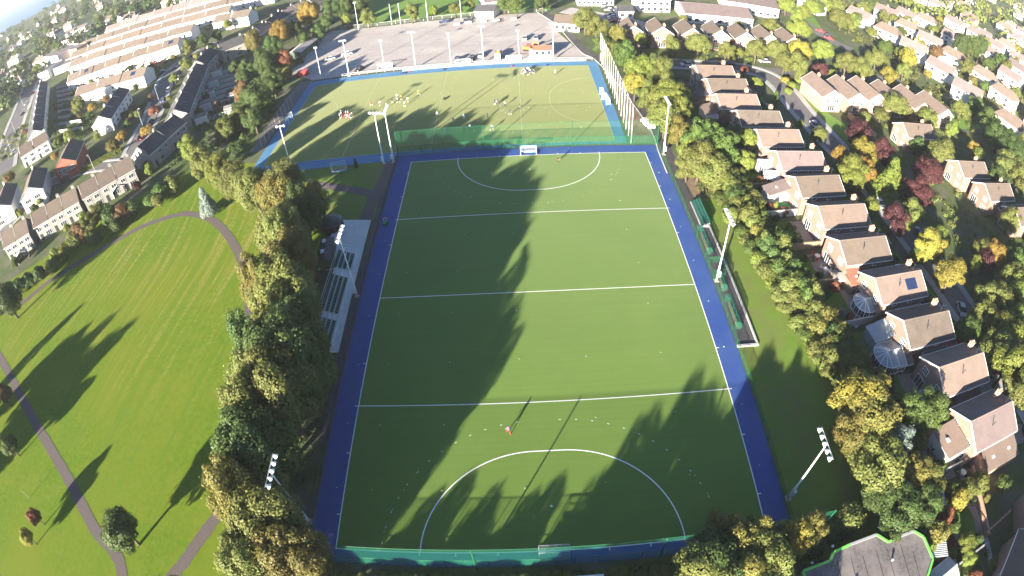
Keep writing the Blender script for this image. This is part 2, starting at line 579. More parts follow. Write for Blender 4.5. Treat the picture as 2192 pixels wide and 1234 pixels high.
PATH_B = smooth_line([(-142, -4)] + [(-120.9, -15.0), (-109.9, -21.5), (-91.8, -32.6), (-78.6, -41.1), (-69.4, -48.2), (-60.6, -54.7)] + [(-56, -76), (-40, -96)])
tag(obj('footpath', ribbon_mesh('footpath', PATH_B, 2.1, .05, 'path', rag=.1)), kind='structure')
tag(obj('park_road', ribbon_mesh('park_road', [(-140, 10), (-112, -40), (-86.6, -64), (-66, -96)], 6.0, .05, 'asphalt', off=-3.4)), kind='structure')

# shaded grass, lane and brown verge round the pitches
sheet('verge_grass', [(-60, 46.9), (-31.4, 46.9), (-31.4, 23.5), (-42, 24), (-47, 30), (-58, 40)], .026, 'bank_grass')
tag(obj('service_path', ribbon_mesh('service_path', smooth_line([(-61.1, 43.7), (-54.0, 40.8), (-47.4, 38.4), (-40.1, 35.7), (-35.4, 33.5)] + [(-34.4, 31), (-34.5, 23)]), 2.6, .055, 'path')), kind='structure')
tag(obj('service_path', ribbon_mesh('service_path', [(-32.6, 47), (-33.2, 38), (-34.2, 30)], 2.6, .06, 'path')), kind='structure')
sheet('side_strip', [(-32.7, -30), (-31.2, -30), (-31.2, 47.5), (-32.7, 40)], .05, 'asphalt')
sheet('bank', [(31.4, -52), (52, -52), (50, -34), (46, -14), (43, 4), (42, 18), (40, 26), (35, 26.3), (34.9, -14.9), (31.4, -14.9)], .02, 'bank_grass')
sheet('side_pavement', [(31.2, -14.4), (34.7, -14.6), (34.6, 7), (34.7, 16), (34.2, 25), (33.6, 41), (31.2, 46)], .06, 'asphalt')
sheet('verge_earth', [(33.6, 41), (36.2, 41), (36.4, 26.5), (34.4, 26.5)] , .035, 'earth')
sheet('verge_earth', [(26, 104), (29, 88), (31, 72), (32, 56), (30.5, 50.5), (25.5, 50.5)], .03, 'earth')
LANE = smooth_line([(10, 168), (16, 150), (19.2, 131), (22.3, 115), (25.6, 108.5), (29.4, 89), (32.4, 65), (33.1, 54), (32.6, 46), (32.4, 36)])
tag(obj('lane', ribbon_mesh('lane', LANE, 3.2, .05, 'asphalt')), kind='structure')
tag(obj('lane_kerb', ribbon_mesh('lane_kerb', LANE, .25, .16, 'concrete', off=-1.75, h=.14)), kind='structure')
sheet('gravel_yard', [(-84, 120), (-81, 168), (-55, 164), (12.5, 167), (14, 140), (20, 116), (23, 108.6), (-71, 108.6)], .02, 'gravel')
sheet('gravel_yard', [(-76, 108.6), (-71, 108.6), (-72.2, 60), (-76, 60)], .026, 'asphalt_pale')
sheet('playing_field', [(-62, 170), (14, 170), (20, 260), (-100, 262)], .02, 'field_grass')
tag(obj('bank_kerb', MB().box((33.1, -14.75, .15), (3.8, .4, .3)).box((34.85, 2, .15), (.3, 33.1, .3)).mesh('bank_kerb', 'concrete')), kind='structure')


def road(name, pts, w, m='asphalt', pave=1.8, n=5):
    pl = smooth_line(pts, n)
    tag(obj(name, ribbon_mesh(name, pl, w, .04, m)), kind='structure')
    if pave:
        for s in (-1, 1):
            tag(obj('pavement', ribbon_mesh('pavement', pl, pave, .15, 'paving', off=s * (w / 2 + pave / 2), h=.15)), kind='structure')


road('residential_road', [(36, 106), (56, 104.6), (72, 104), (81, 99), (83, 88), (82, 72), (82.5, 55), (84, 38), (84.5, 20), (85, 0), (86.5, -20), (90, -42), (94, -70)], 6.2, 'asphalt_pale')
road('residential_road', [(84, 103), (100, 104), (130, 106), (150, 112), (160, 124)], 5.6, 'asphalt_pale', 0)
road('school_road', [(127.7, 208.0), (130.5, 187.3), (133.5, 169.5), (134.1, 154.9), (136.2, 144.1), (141.1, 138.5)], 7, 'asphalt_pale', 0)
road('school_drive', [(20, 170), (44, 152), (52, 138), (40, 134)], 10, 'gravel', 0)
road('estate_road', [(-125.6, 66.8), (-132.6, 86.5), (-136.8, 101.6), (-147.6, 127.0), (-157.2, 150.3), (-158.6, 165.3), (-154.5, 172.8)] + [(-150, 190)], 6.5, 'asphalt_pale')
road('estate_road', [(-125.6, 66.8), (-134.4, 68.2), (-146.0, 69.5), (-160.6, 66.7), (-167.0, 63.7)] + [(-167.0, 53.3), (-169.8, 42.2)] + [(-172, 24), (-190, 10)], 5.0, 'asphalt_pale', 1.2)
road('main_road', [(-218.2, 85.1), (-249.9, 120.3), (-277.3, 153.8), (-298.8, 181.1), (-340.3, 231.3), (-363.4, 266.8), (-374.0, 293.1), (-367.9, 311.0)] + [(-420, 300), (-520, 380)], 11, 'asphalt_pale', 2.4)


def line_quad(mb, x0, y0, x1, y1, z, w):
    d = Vector((x1 - x0, y1 - y0)).normalized()
    n = Vector((-d.y, d.x)) * w / 2
    mb.face([(x0 - n.x, y0 - n.y, z), (x1 - n.x, y1 - n.y, z), (x1 + n.x, y1 + n.y, z), (x0 + n.x, y0 + n.y, z)])


def line(name, parent, x0, y0, x1, y1, z, w, m):
    mb = MB()
    line_quad(mb, x0, y0, x1, y1, z, w)
    return obj(name, mb.mesh(name, m), parent)


def shooting_circle(parent, base, sgn, axis, Rr, half, z, w, m, other=0.0):
    """Two quarter arcs joined by a straight piece, set out from the goal posts; axis 'y' means the back line lies at y=base."""
    pts = [(-half - Rr * math.cos(t), Rr * math.sin(t)) for t in (math.pi / 2 * i / 24 for i in range(25))]
    pts += [(half + Rr * math.sin(t), Rr * math.cos(t)) for t in (math.pi / 2 * i / 24 for i in range(25))]
    P2 = [((other + a, base + sgn * b) if axis == 'y' else (base + sgn * b, other + a)) for a, b in pts]
    return obj('shooting_circle', ribbon_mesh('shooting_circle', P2, w, z, m), parent)


hp = tag(obj('hockey_pitch', MB().face([(-31.1, -47.6, .035), (31.1, -47.6, .035), (31.1, 49.2, .035), (-31.1, 49.2, .035)]).mesh('surround', 'blue_dark')),
         'green artificial hockey pitch with dark blue border and white lines', None, kind='structure')
obj('turf', MB().face([(-27.5, -45.7, .047), (27.5, -45.7, .047), (27.5, 45.7, .047), (-27.5, 45.7, .047)]).mesh('turf', 'turf_new'), hp)
for x in (-27.5, 27.5):
    line('side_line', hp, x, -45.8, x, 45.8, .056, .15, 'line_white')
for y, nm in ((-45.7, 'back_line'), (45.7, 'back_line'), (-22.85, 'quarter_line'), (22.85, 'quarter_line'), (0, 'halfway_line')):
    line(nm, hp, -27.42, y, 27.42, y, .059, .15, 'line_white')
for s in (-1, 1):
    shooting_circle(hp, 45.7 * s, -s, 'y', 14.63, 1.83, .058, .17, 'line_white')
    mb = MB()                                             # broken outer circle, 5 m outside
    for i in range(27):
        t = math.pi * (i + .5) / 27
        r0 = 19.63
        cx = -1.83 if t > math.pi / 2 else 1.83
        x, y = cx + r0 * math.cos(t), 45.7 * s - s * r0 * math.sin(t)
        dx, dy = -math.sin(t) * .16, -s * math.cos(t) * .16
        if abs(x) < 27:
            line_quad(mb, x - dx, y - dy, x + dx, y + dy, .058, .09)
    obj('broken_circle', mb.mesh('broken_circle', 'line_white' if s < 0 else 'line_faded'), hp)
    mb = MB()
    for x in (-27.5, 27.5):
        for y in (45.7 - 5, 45.7 - 14.63, 45.7 - 22.85, 45.7 - 31):
            line_quad(mb, x, y * s, x + (.55 if x > 0 else -.55), y * s, .062, .13)
    for x in (-12, -6.8, 6.8, 12, -16.5, 16.5):
        line_quad(mb, x, 45.75 * s, x, 46.2 * s, .062, .12)
    mb.face([(-.15, (45.7 - 6.4) * s, .058), (.15, (45.7 - 6.4) * s, .058), (.15, (45.7 - 6.1) * s, .058), (-.15, (45.7 - 6.1) * s, .058)])
    obj('tick_mark', mb.mesh('tick_mark', 'line_white'), hp)

hp2 = tag(obj('hockey_pitch', MB().face([(-71.2, 49.6, .03), (-71.2, 47.0, .03), (-32, 47.0, .03), (-31.9, 49.4, .03), (24.0, 50.3, .03), (24.5, 106.6, .03), (-71.2, 107.2, .03)]).mesh('surround', 'blue_light')),
          'worn olive hockey pitch with light blue border', None, kind='structure')
obj('turf', MB().face([(-68.2, 51.0, .042), (21.2, 51.4, .042), (21.0, 102.6, .042), (-68.0, 103.0, .042)]).mesh('turf', 'turf_old'), hp2)
for a in ((-68.2, 51, -68, 103), (21.2, 51.4, 21, 102.6), (-68, 103, 21, 102.6), (-68.2, 51, 21.2, 51.4)):
    line('boundary_line', hp2, *a, .05, .13, 'line_faded')
for x, nm in ((-46, 'quarter_line'), (-23.6, 'halfway_line'), (-1.2, 'quarter_line')):
    line(nm, hp2, x, 51.3, x, 102.6, .052, .15, 'line_faded')
shooting_circle(hp2, 21.1, -1, 'x', 14.1, 1.75, .052, .16, 'line_faded', 76.2)
shooting_circle(hp2, -68.1, 1, 'x', 13.4, 1.75, .052, .15, 'line_faded', 77.2)


# ------------------------------------------------------------------ fences and netting
def fence(name, label, cat, pts, h, step, net, post, pr=.04, rail=None, group=None, ends=True):
    """Posts and one mesh panel per bay, each a part of its own."""
    t = thing(name, label, cat, (pts[0][0], pts[0][1], 0), 0, group)
    pm = MB().tube([(0, 0, 0), (0, 0, h)], [pr, pr * .85], 6).mesh('post', post)
    o = Vector(pts[0])
    first = True
    for a, b2 in zip(pts, pts[1:]):
        a, b2 = Vector(a), Vector(b2)
        n = max(1, round((b2 - a).length / step))
        d = (b2 - a) / n
        me = MB().face([(0, 0, .06), (d.x, d.y, .06), (d.x, d.y, h - .03), (0, 0, h - .03)]).mesh('mesh_panel', net) if net else None
        rm = [MB().tube([(0, 0, z), (d.x, d.y, z)], .03, 5).mesh('rail', post) for z in (rail or ())]
        for i in range(n):
            p = a + d * i - o
            if i or first:
                obj('post', pm, t, (p.x, p.y, 0))
            if me:
                obj('mesh_panel', me, t, (p.x, p.y, 0))
            for q in rm:
                obj('rail', q, t, (p.x, p.y, 0))
        first = False
    p = Vector(pts[-1]) - o
    obj('post', pm, t, (p.x, p.y, 0))
    return t


fence('ball_stop_fence', 'tall fine green netting on steel posts behind the near goal', 'fence', [(-31.3, -47.9), (34.5, -47.9)], 7.0, 22, 'netting_fine', 'green_steel', .11, (6.95,))
fence('mesh_fence', 'low green mesh fence behind the near goal, many posts', 'fence', [(-31.3, -47.7), (31.3, -47.7)], 2.7, 2.6, 'mesh_green', 'green_steel', .045, (2.68, 1.2))
fence('ball_stop_fence', 'tall green netting between the two pitches', 'fence', [(-31.3, 49.9), (31.4, 49.9)], 6.4, 20.9, 'netting', 'green_steel', .1, (6.35,))
fence('mesh_fence', 'low dark green mesh fence between the two pitches', 'fence', [(-31.3, 49.55), (31.4, 49.55)], 2.5, 2.9, 'mesh_green', 'green_steel', .05, (2.46,))
fence('mesh_fence', 'waist-high mesh fence along the shaded stand side of the pitch', 'fence', [(-31.25, -47.6), (-31.25, 49.4)], 1.3, 3.0, 'mesh_dark', 'dark_steel', .035, (1.28,))
fence('mesh_fence', 'waist-high green mesh fence along the dugout side of the pitch', 'fence', [(31.25, -47.6), (31.25, 49.4)], 1.3, 3.0, 'mesh_green', 'green_steel', .035, (1.28,))
fence('ball_stop_fence', 'row of tall pale posts with netting beside the lane and far pitch', 'fence', [(24.9, 50.2), (25.6, 106.5)], 10.0, 3.75, 'netting_grey', 'metal_white', .08, (9.9,))
fence('mesh_fence', 'grey chain-link fence at the narrow end of the far pitch', 'fence', [(-72.6, 62), (-72.2, 92)], 3.6, 3.0, 'netting_grey', 'metal_grey', .05, (3.55,))
fence('rail_fence', 'low grey rail barrier behind the far pitch', 'fence', [(-60, 107.9), (-30, 107.7), (10, 107.4), (23, 107.2)], 1.1, 3.0, None, 'metal_white', .04, (1.05, .55))
fence('rail_fence', 'post and wire fence between gravel yard and playing field', 'fence', [(-80, 169), (-55, 165.5), (12, 168.5)], 1.6, 4.0, 'netting_grey', 'metal_white', .05, (1.5,))
bb = MB()
for x in range(-36, 22, 6):
    bb.box((x, 107.0, .28), (5.9, .12, .5))
obj('kick_board', bb.mesh('kick_board', 'metal_white'), None)
tag(bpy.data.objects['kick_board'], 'row of low white boards along the far blue border', 'board', kind='thing')


# ------------------------------------------------------------------ floodlight towers
def lamp_mesh(ax):
    return MB().lathe([(.06, -.3), (.18, -.26), (.32, -.02), (.36, .16), (.37, .2), (.33, .2), (.3, .12), (.02, .06)], 12, 0, (0, 0, 0), ax).mesh('floodlight', 'lamp_shell', smooth=True)


def tower_parts(h, n, gap, face, cab=True, r=.2, size=1.0):
    """face: unit vector the lamps look along; the cross arm lies at right angles to it."""
    f = Vector((*face, 0)).normalized()
    a = Vector((-f.y, f.x, 0))
    parts = [('pole', MB().tube([(0, 0, 0), (0, 0, h * .25), (0, 0, h * .26), (0, 0, h)], [r, r * .95, r * .7, r * .42], 10).mesh('pole', 'metal_white', smooth=True)),
             ('base_plate', MB().box((0, 0, .12), (r * 4, r * 4, .24)).mesh('base_plate', 'concrete'))]
    w = gap * (n - 1)
    parts.append(('cross_arm', MB().tube([a * (-w / 2 - .25) + Vector((0, 0, h)), a * (w / 2 + .25) + Vector((0, 0, h))], .07, 6).mesh('cross_arm', 'metal_grey')))
    lm = lamp_mesh((f.x, f.y, -.75))
    if cab:
        q = f * -.32
        parts.append(('control_box', MB().box((q.x, q.y, 1.6), (.5, .5, 1.1)).mesh('control_box', 'metal_white')))
    for i in range(n):
        p = a * (-w / 2 + gap * i) + f * .35 + Vector((0, 0, h - .12))
        parts.append(('floodlight', lm, (), tuple(p)))
    return parts


TP = {1: tower_parts(14.2, 5, 1.0, (-1, 0)), -1: tower_parts(14.2, 5, 1.0, (1, 0))}
ordn = {-42.1: 'near-end', .65: 'halfway-line', 44.6: 'far-end'}
for s in (-1, 1):
    for y, w in ordn.items():
        if s == -1 and y > 40:
            continue
        place(TP[s], 'floodlight_tower', '%s floodlight mast with five lamps on the %s side of the new pitch' % (w, 'dugout' if s == 1 else 'spectator stand'),
              'floodlight', (31.75 * s, y), group='floodlight masts of the new pitch')
TPc = tower_parts(13.6, 4, .9, (.25, 1))
place(TPc, 'floodlight_tower', 'one of two masts side by side at the pitch corner, nearer the old pitch', 'floodlight', (-34.3, 46.1), group='masts by the pitch corner')
place(TP[-1], 'floodlight_tower', 'one of two masts side by side at the pitch corner, nearer the new pitch', 'floodlight', (-31.9, 46.3), group='masts by the pitch corner')
TPn = tower_parts(12.6, 3, .95, (0, 1))
place(TPn, 'floodlight_tower', 'lone mast with white lamps on the near blue edge of the old pitch', 'floodlight', (-58.6, 47.4))
TPs = tower_parts(13.3, 3, .95, (0, -1))
for i, x in enumerate((-57.6, -34.6, -12.2, 10.45)):
    place(TPs, 'floodlight_tower', '%s thick mast behind the far blue border, counted from the red van' % ('first', 'second', 'third', 'fourth')[i], 'floodlight', (x, 108.2), group='masts behind the far pitch')
TPt = tower_parts(11.0, 2, .6, (0, 1), False, .13)
for i, (x, y) in enumerate([(-68.8, 111.6), (-45.3, 109.2), (-23.0, 109.5), (-0.7, 108.0)]):
    place(TPt, 'floodlight_tower', '%s slim two-lamp post on the gravel yard edge, counted from the red van' % ('first', 'second', 'third', 'fourth')[i], 'floodlight', (x, y), group='slim posts on the gravel yard')
place(TPt, 'floodlight_tower', 'slim lamp post between young trees beyond the gravel yard', 'floodlight', (-67.0, 163.9), scale=(1, 1, 1.15))
for i, (x, y) in enumerate([(-52.6, 165.1), (-48.8, 164.8), (-37.1, 163.9), (-23.1, 163.4)]):
    tag(obj('goal_post', MB().tube([(0, 0, 0), (0, 0, 9.5 if i != 3 else 12)], .09, 6).mesh('goal_post', 'metal_white'), None, (x, y, 0)),
        ('%s tall white post standing on the far playing field edge' % ('first', 'second', 'third', 'fourth')[i]), 'post', 'posts on the playing field')


# ------------------------------------------------------------------ goals
def goal_parts(w=3.66, h=2.14, d=1.3):
    fr = MB()
    for x in (-w / 2, w / 2):
        fr.tube([(x, 0, 0), (x, 0, h)], .06, 6)
        fr.tube([(x, 0, h), (x, d * .7, h - .1)], .035, 5)
        fr.tube([(x, d * .7, h - .1), (x, d, 0)], .035, 5)
    fr.tube([(-w / 2, 0, h), (w / 2, 0, h)], .06, 6)
    fr.tube([(-w / 2, d * .7, h - .1), (w / 2, d * .7, h - .1)], .03, 5)
    bd = MB().box((0, d, .23), (w, .05, .46)).box((-w / 2, d / 2, .23), (.05, d, .46)).box((w / 2, d / 2, .23), (.05, d, .46))
    nt_ = MB().face([(-w / 2, d - .03, .4), (w / 2, d - .03, .4), (w / 2, d * .7, h - .1), (-w / 2, d * .7, h - .1)])
    nt_.face([(-w / 2, 0, h), (w / 2, 0, h), (w / 2, d * .7, h - .1), (-w / 2, d * .7, h - .1)])
    for x in (-w / 2, w / 2):
        nt_.face([(x, 0, .4), (x, d, .4), (x, d * .7, h - .1), (x, 0, h)])
    return [('frame', fr.mesh('frame', 'white_paint')), ('board', bd.mesh('board', 'cloth_sky')), ('net', nt_.mesh('net', 'mesh_white'))]


GP = goal_parts()
place(GP, 'hockey_goal', 'white hockey goal on the far back line of the new pitch', 'goal', (0, 45.75))
place(GP, 'hockey_goal', 'white hockey goal at the near back line, seen through green netting', 'goal', (0, -45.75), math.pi, mats={'frame': ['metal_grey']})
place(GP, 'hockey_goal', 'white goal on the back line of the old pitch by the lane', 'goal', (21.4, 77.6), -math.pi / 2)
place(GP, 'hockey_goal', 'second white goal parked just beside the goal by the lane', 'goal', (22.0, 74.0), -math.pi / 2 + .1)
place(GP, 'hockey_goal', 'white goal at the tree end of the old pitch', 'goal', (-68.6, 77.2), math.pi / 2)
place(GP, 'hockey_goal', 'spare grey goal turned away on the near blue edge of the old pitch', 'goal', (-45.4, 45.5), math.pi + .1, mats={'frame': ['metal_grey']})
for x, y, lab in ((*(-45.6, 111.1), 'white frame shelter behind the far pitch between two masts'), (*(-2.5, 108.6), 'white frame shelter behind the far pitch close to the digger'), (*(-19.0, 107.9), 'white goal standing behind the far blue border')):
    place(GP, 'frame_goal', lab, 'goal', (x, y), math.pi * 0, scale=(1.35, 1, .9))
c = MB().lathe([(.42, 0), (.5, .3), (.48, 1.0), (.36, 1.7), (.16, 2.3), (.05, 2.6)], 10).mesh('covered_stand', 'rubber', smooth=True)
tag(obj('covered_stand', c, None, (*(-41.1, 45.7), 0)), 'tall black covered stand on the blue border beside the spare goal', 'cover')

# ------------------------------------------------------------------ the spectator stand and its yard
tag(obj('stand_yard', MB().prism([(-41.2, 8.4), (-37.3, 8.4), (-37.6, -12.2), (-32.7, -12.2), (-33.2, 23.3), (-39.6, 24), (-41, 19.4)], 0, .16).mesh('stand_yard', 'concrete_pale')), kind='structure')
st = thing('spectator_stand', 'small concrete stand with rows of dark green seats beside the blue border', 'stand', (-35.6, 1, .16))
blocks = ((12.0, 7.2), (5.2, -4.0), (-5.6, -11.6))
for k in range(4):
    obj('step', MB().box((1.2 - k * .8, 0.1, .14 + .17 * k), (.8, 24.6, .28 + .34 * k)).mesh('step', 'concrete_pale'), st)
    for y1, y0 in blocks:
        mb = MB()
        n = int((y1 - y0) / .52)
        for i in range(n):
            y = y0 + (i + .5) * (y1 - y0) / n - 1
            z = .28 + .34 * k
            mb.box((1.08 - k * .8, y, z + .2), (.4, .42, .06))
            mb.box((.86 - k * .8, y, z + .42), (.05, .42, .4))
            mb.box((1.0 - k * .8, y, z + .1), (.08, .1, .2))
        obj('seat_row', mb.mesh('seat_row', 'seat_green'), st)
rl = MB()
for y in (12.2, -12.0):
    rl.tube([(-1.8, y, 0), (-1.8, y, 2.3), (1.5, y, 1.2), (1.5, y, 0)], .04, 5)
rl.tube([(-1.8, 12.2, 2.3), (-1.8, -12.0, 2.3)], .04, 5)
rl.tube([(-1.8, 12.2, 1.6), (-1.8, -12.0, 1.6)], .03, 5)
obj('handrail', rl.mesh('handrail', 'metal_white'), st)
ht = thing('storage_hut', 'dark green storage hut with white roof vents beside the stand', 'hut', (-39.7, 11.6, .16), R(8))
obj('wall', MB().box((0, 0, 1.15), (2.5, 6.6, 2.3)).mesh('wall', 'hut_green'), ht)
obj('roof', MB().solid([(-1.4, -3.5, 2.3), (1.4, -3.5, 2.3), (1.4, 3.5, 2.3), (-1.4, 3.5, 2.3), (0, -3.5, 2.75), (0, 3.5, 2.75)], [(0, 1, 4), (2, 3, 5), (1, 2, 5, 4), (3, 0, 4, 5), (3, 2, 1, 0)]).mesh('roof', 'dark_steel'), ht)
for y in (-1, 2.2):
    obj('roof_vent', MB().box((-.5, y, 2.72), (.7, .9, .3)).mesh('roof_vent', 'metal_white'), ht)
obj('door', MB().box((1.28, 0, 1.0), (.06, 1.2, 1.9)).mesh('door', 'dark_steel'), ht)
tk = thing('water_tank', 'round black water tank with a shallow lid behind the stand', 'tank', (-41.4, 21.9, .02))
obj('body', MB().lathe([(2.5, 0), (2.55, .1), (2.55, 1.5), (2.4, 1.55)], 28).mesh('body', 'rubber', smooth=True), tk)
obj('lid', MB().lathe([(2.62, 1.5), (2.62, 1.58), (1.4, 1.8), (.2, 1.92), (.02, 1.92)], 28).mesh('lid', 'dark_steel', smooth=True), tk)
bn = thing('umpire_bench', 'small green and silver machine on the blue border below the stand yard', 'machine', (-29.8, 21.4))
obj('body', MB().box((0, 0, .45), (.7, 1.1, .5)).mesh('body', 'cloth_green'), bn)
obj('handle', MB().tube([(-.3, .5, .6), (-.3, .95, 1.1), (.3, .95, 1.1), (.3, .5, .6)], .04, 5).mesh('handle', 'metal_white'), bn)
for x in (-.4, .4):
    for y in (-.35, .35):
        obj('wheel', MB().lathe([(.02, -.06), (.2, -.06), (.2, .06), (.02, .06)], 10, 0, (x, y, .2), (1, 0, 0)).mesh('wheel', 'rubber'), bn)


def dugout_parts(L):
    arc = [(-.1, .3), (-.12, .9), (0, 1.5), (.35, 1.95), (.85, 2.1), (1.3, 2.0)]
    sh = MB()
    for (x0, z0), (x1, z1) in zip(arc, arc[1:]):
        sh.face([(-x0, -L / 2, z0), (-x0, L / 2, z0), (-x1, L / 2, z1), (-x1, -L / 2, z1)])
    ends = [('end_panel', MB().face([(-x, y, z) for x, z in arc] + [(-1.1, y, .3)]).mesh('end_panel', 'shell_green')) for y in (-L / 2, L / 2)]
    fr = MB()
    n = max(2, round(L / 1.6))
    for i in range(n + 1):
        y = -L / 2 + L * i / n
        fr.tube([(-x, y, z) for x, z in [(-.1, 0)] + arc], .045, 5)
    fr.tube([(-1.3, -L / 2, 2.0), (-1.3, L / 2, 2.0)], .04, 5)
    return ends + [('shell', sh.mesh('shell', 'shell_green')), ('frame', fr.mesh('frame', 'green_steel')),
            ('bench', MB().box((-.35, 0, .45), (.4, L - .2, .06)).box((-.35, 0, .22), (.08, L * .8, .44)).mesh('bench', 'timber'))]


for y0, y1, lab in ((14.2, 7.4, 'long green curved dugout nearest the small white stand'), (1.0, -2.4, 'short green dugout at the foot of the halfway mast'), (-5.0, -11.4, 'long green curved dugout beside the end of the paved strip')):
    place(dugout_parts(y0 - y1), 'team_dugout', lab, 'dugout', (32.7, (y0 + y1) / 2, .06), group='green dugouts')
ms = thing('small_stand', 'small pale stand with teal seat rows on the dugout side', 'stand', (34.0, 20.4, .06))
for k in range(3):
    obj('step', MB().box((-.7 + k * .6, 0, .15 + .15 * k), (.6, 8.6, .3 + .3 * k)).mesh('step', 'concrete'), ms)
    mb = MB()
    for i in range(15):
        mb.box((-.66 + k * .6, -4 + i * .57, .48 + .3 * k), (.38, .44, .06)).box((-.44 + k * .6, -4 + i * .57, .68 + .3 * k), (.05, .44, .38))
    obj('seat_row', mb.mesh('seat_row', 'seat_green'), ms)
gp = thing('mesh_pen', 'green mesh gate pen around the foot of the halfway mast', 'gate', (32.6, 3.6, .06))
for a, b2 in (((-1.2, -1.8), (1.2, -1.8)), ((1.2, -1.8), (1.2, 1.8)), ((-1.2, 1.8), (1.2, 1.8))):
    obj('mesh_panel', MB().face([(*a, .1), (*b2, .1), (*b2, 1.5), (*a, 1.5)]).mesh('mesh_panel', 'mesh_green'), gp)
    obj('frame', MB().tube([(*a, 0), (*a, 1.5), (*b2, 1.5), (*b2, 0)], .04, 5).mesh('frame', 'green_steel'), gp)


# ------------------------------------------------------------------ houses
ORD = ['first', 'second', 'third', 'fourth', 'fifth', 'sixth', 'seventh', 'eighth', 'ninth', 'tenth', 'eleventh', 'twelfth', 'thirteenth',
       'fourteenth', 'fifteenth', 'sixteenth', 'seventeenth', 'eighteenth', 'nineteenth', 'twentieth'] + ['%d%s' % (i, {1: 'st', 2: 'nd', 3: 'rd'}.get(i % 10, 'th')) for i in range(21, 100)]


def slab(mb, f, u0, u1, z0, z1, t0, t1, m=0):
    vs = [f(u, t, z) for t in (t0, t1) for u, z in ((u0, z0), (u1, z0), (u1, z1), (u0, z1))]
    mb.solid(vs, [(0, 3, 2, 1), (4, 5, 6, 7), (0, 1, 5, 4), (1, 2, 6, 5), (2, 3, 7, 6), (3, 0, 4, 7)], m)


def side_map(side, L, D):
    return {'S': lambda u, t, z: (u, -D / 2 - t, z), 'N': lambda u, t, z: (-u, D / 2 + t, z),
            'W': lambda u, t, z: (-L / 2 - t, -u, z), 'E': lambda u, t, z: (L / 2 + t, u, z)}[side]


def window(f, u, z, w, h, cols=2, rows=2, far=False):
    b = .09 if not far else .12
    fr = MB()
    u0, u1, z0, z1 = u - w / 2, u + w / 2, z, z + h
    slab(fr, f, u0 - b, u0, z0 - b, z1 + b, 0, .09)
    slab(fr, f, u1, u1 + b, z0 - b, z1 + b, 0, .09)
    slab(fr, f, u0, u1, z0 - b, z0, 0, .088)
    slab(fr, f, u0, u1, z1, z1 + b, 0, .088)
    if not far:
        for i in range(1, cols):
            x = u0 + w * i / cols
            slab(fr, f, x - .035, x + .035, z0, z1, 0, .075)
        for i in range(1, rows):
            y = z0 + h * i / rows
            slab(fr, f, u0, u1, y - .03, y + .03, 0, .072)
    pn = MB()
    slab(pn, f, u0, u1, z0, z1, 0, .04)
    return ('window', fr.mesh('window', 'white_paint'), [('pane', pn.mesh('pane', 'glass'))])


def roof_mesh(L, D, eave, ridge, m, ox=.3, oy=.35, hip=0.0, th=.16):
    sl = (ridge - eave) / (D / 2)
    ye, ze = D / 2 + oy, eave - sl * oy
    mb = MB()
    X, xr = L / 2 + ox, L / 2 + ox - hip
    top = [(-X, -ye, ze), (X, -ye, ze), (X, ye, ze), (-X, ye, ze), (-xr, 0, ridge), (xr, 0, ridge)]
    vs = [(x, y, z + th) for x, y, z in top] + top
    fs = [(0, 1, 5, 4), (2, 3, 4, 5), (6, 10, 11, 7), (8, 11, 10, 9), (0, 6, 7, 1), (2, 8, 9, 3)]
    if hip:
        fs += [(3, 0, 4), (1, 2, 5), (9, 10, 6), (7, 11, 8), (3, 9, 6, 0), (1, 7, 8, 2)]
    else:
        fs += [(3, 9, 10, 4), (4, 10, 6, 0), (1, 7, 11, 5), (5, 11, 8, 2)]
    mb.solid(vs, fs)
    mb.tube([(-xr, 0, ridge + th - .02), (xr, 0, ridge + th - .02)], .1, 6)
    return mb.mesh('roof', m)


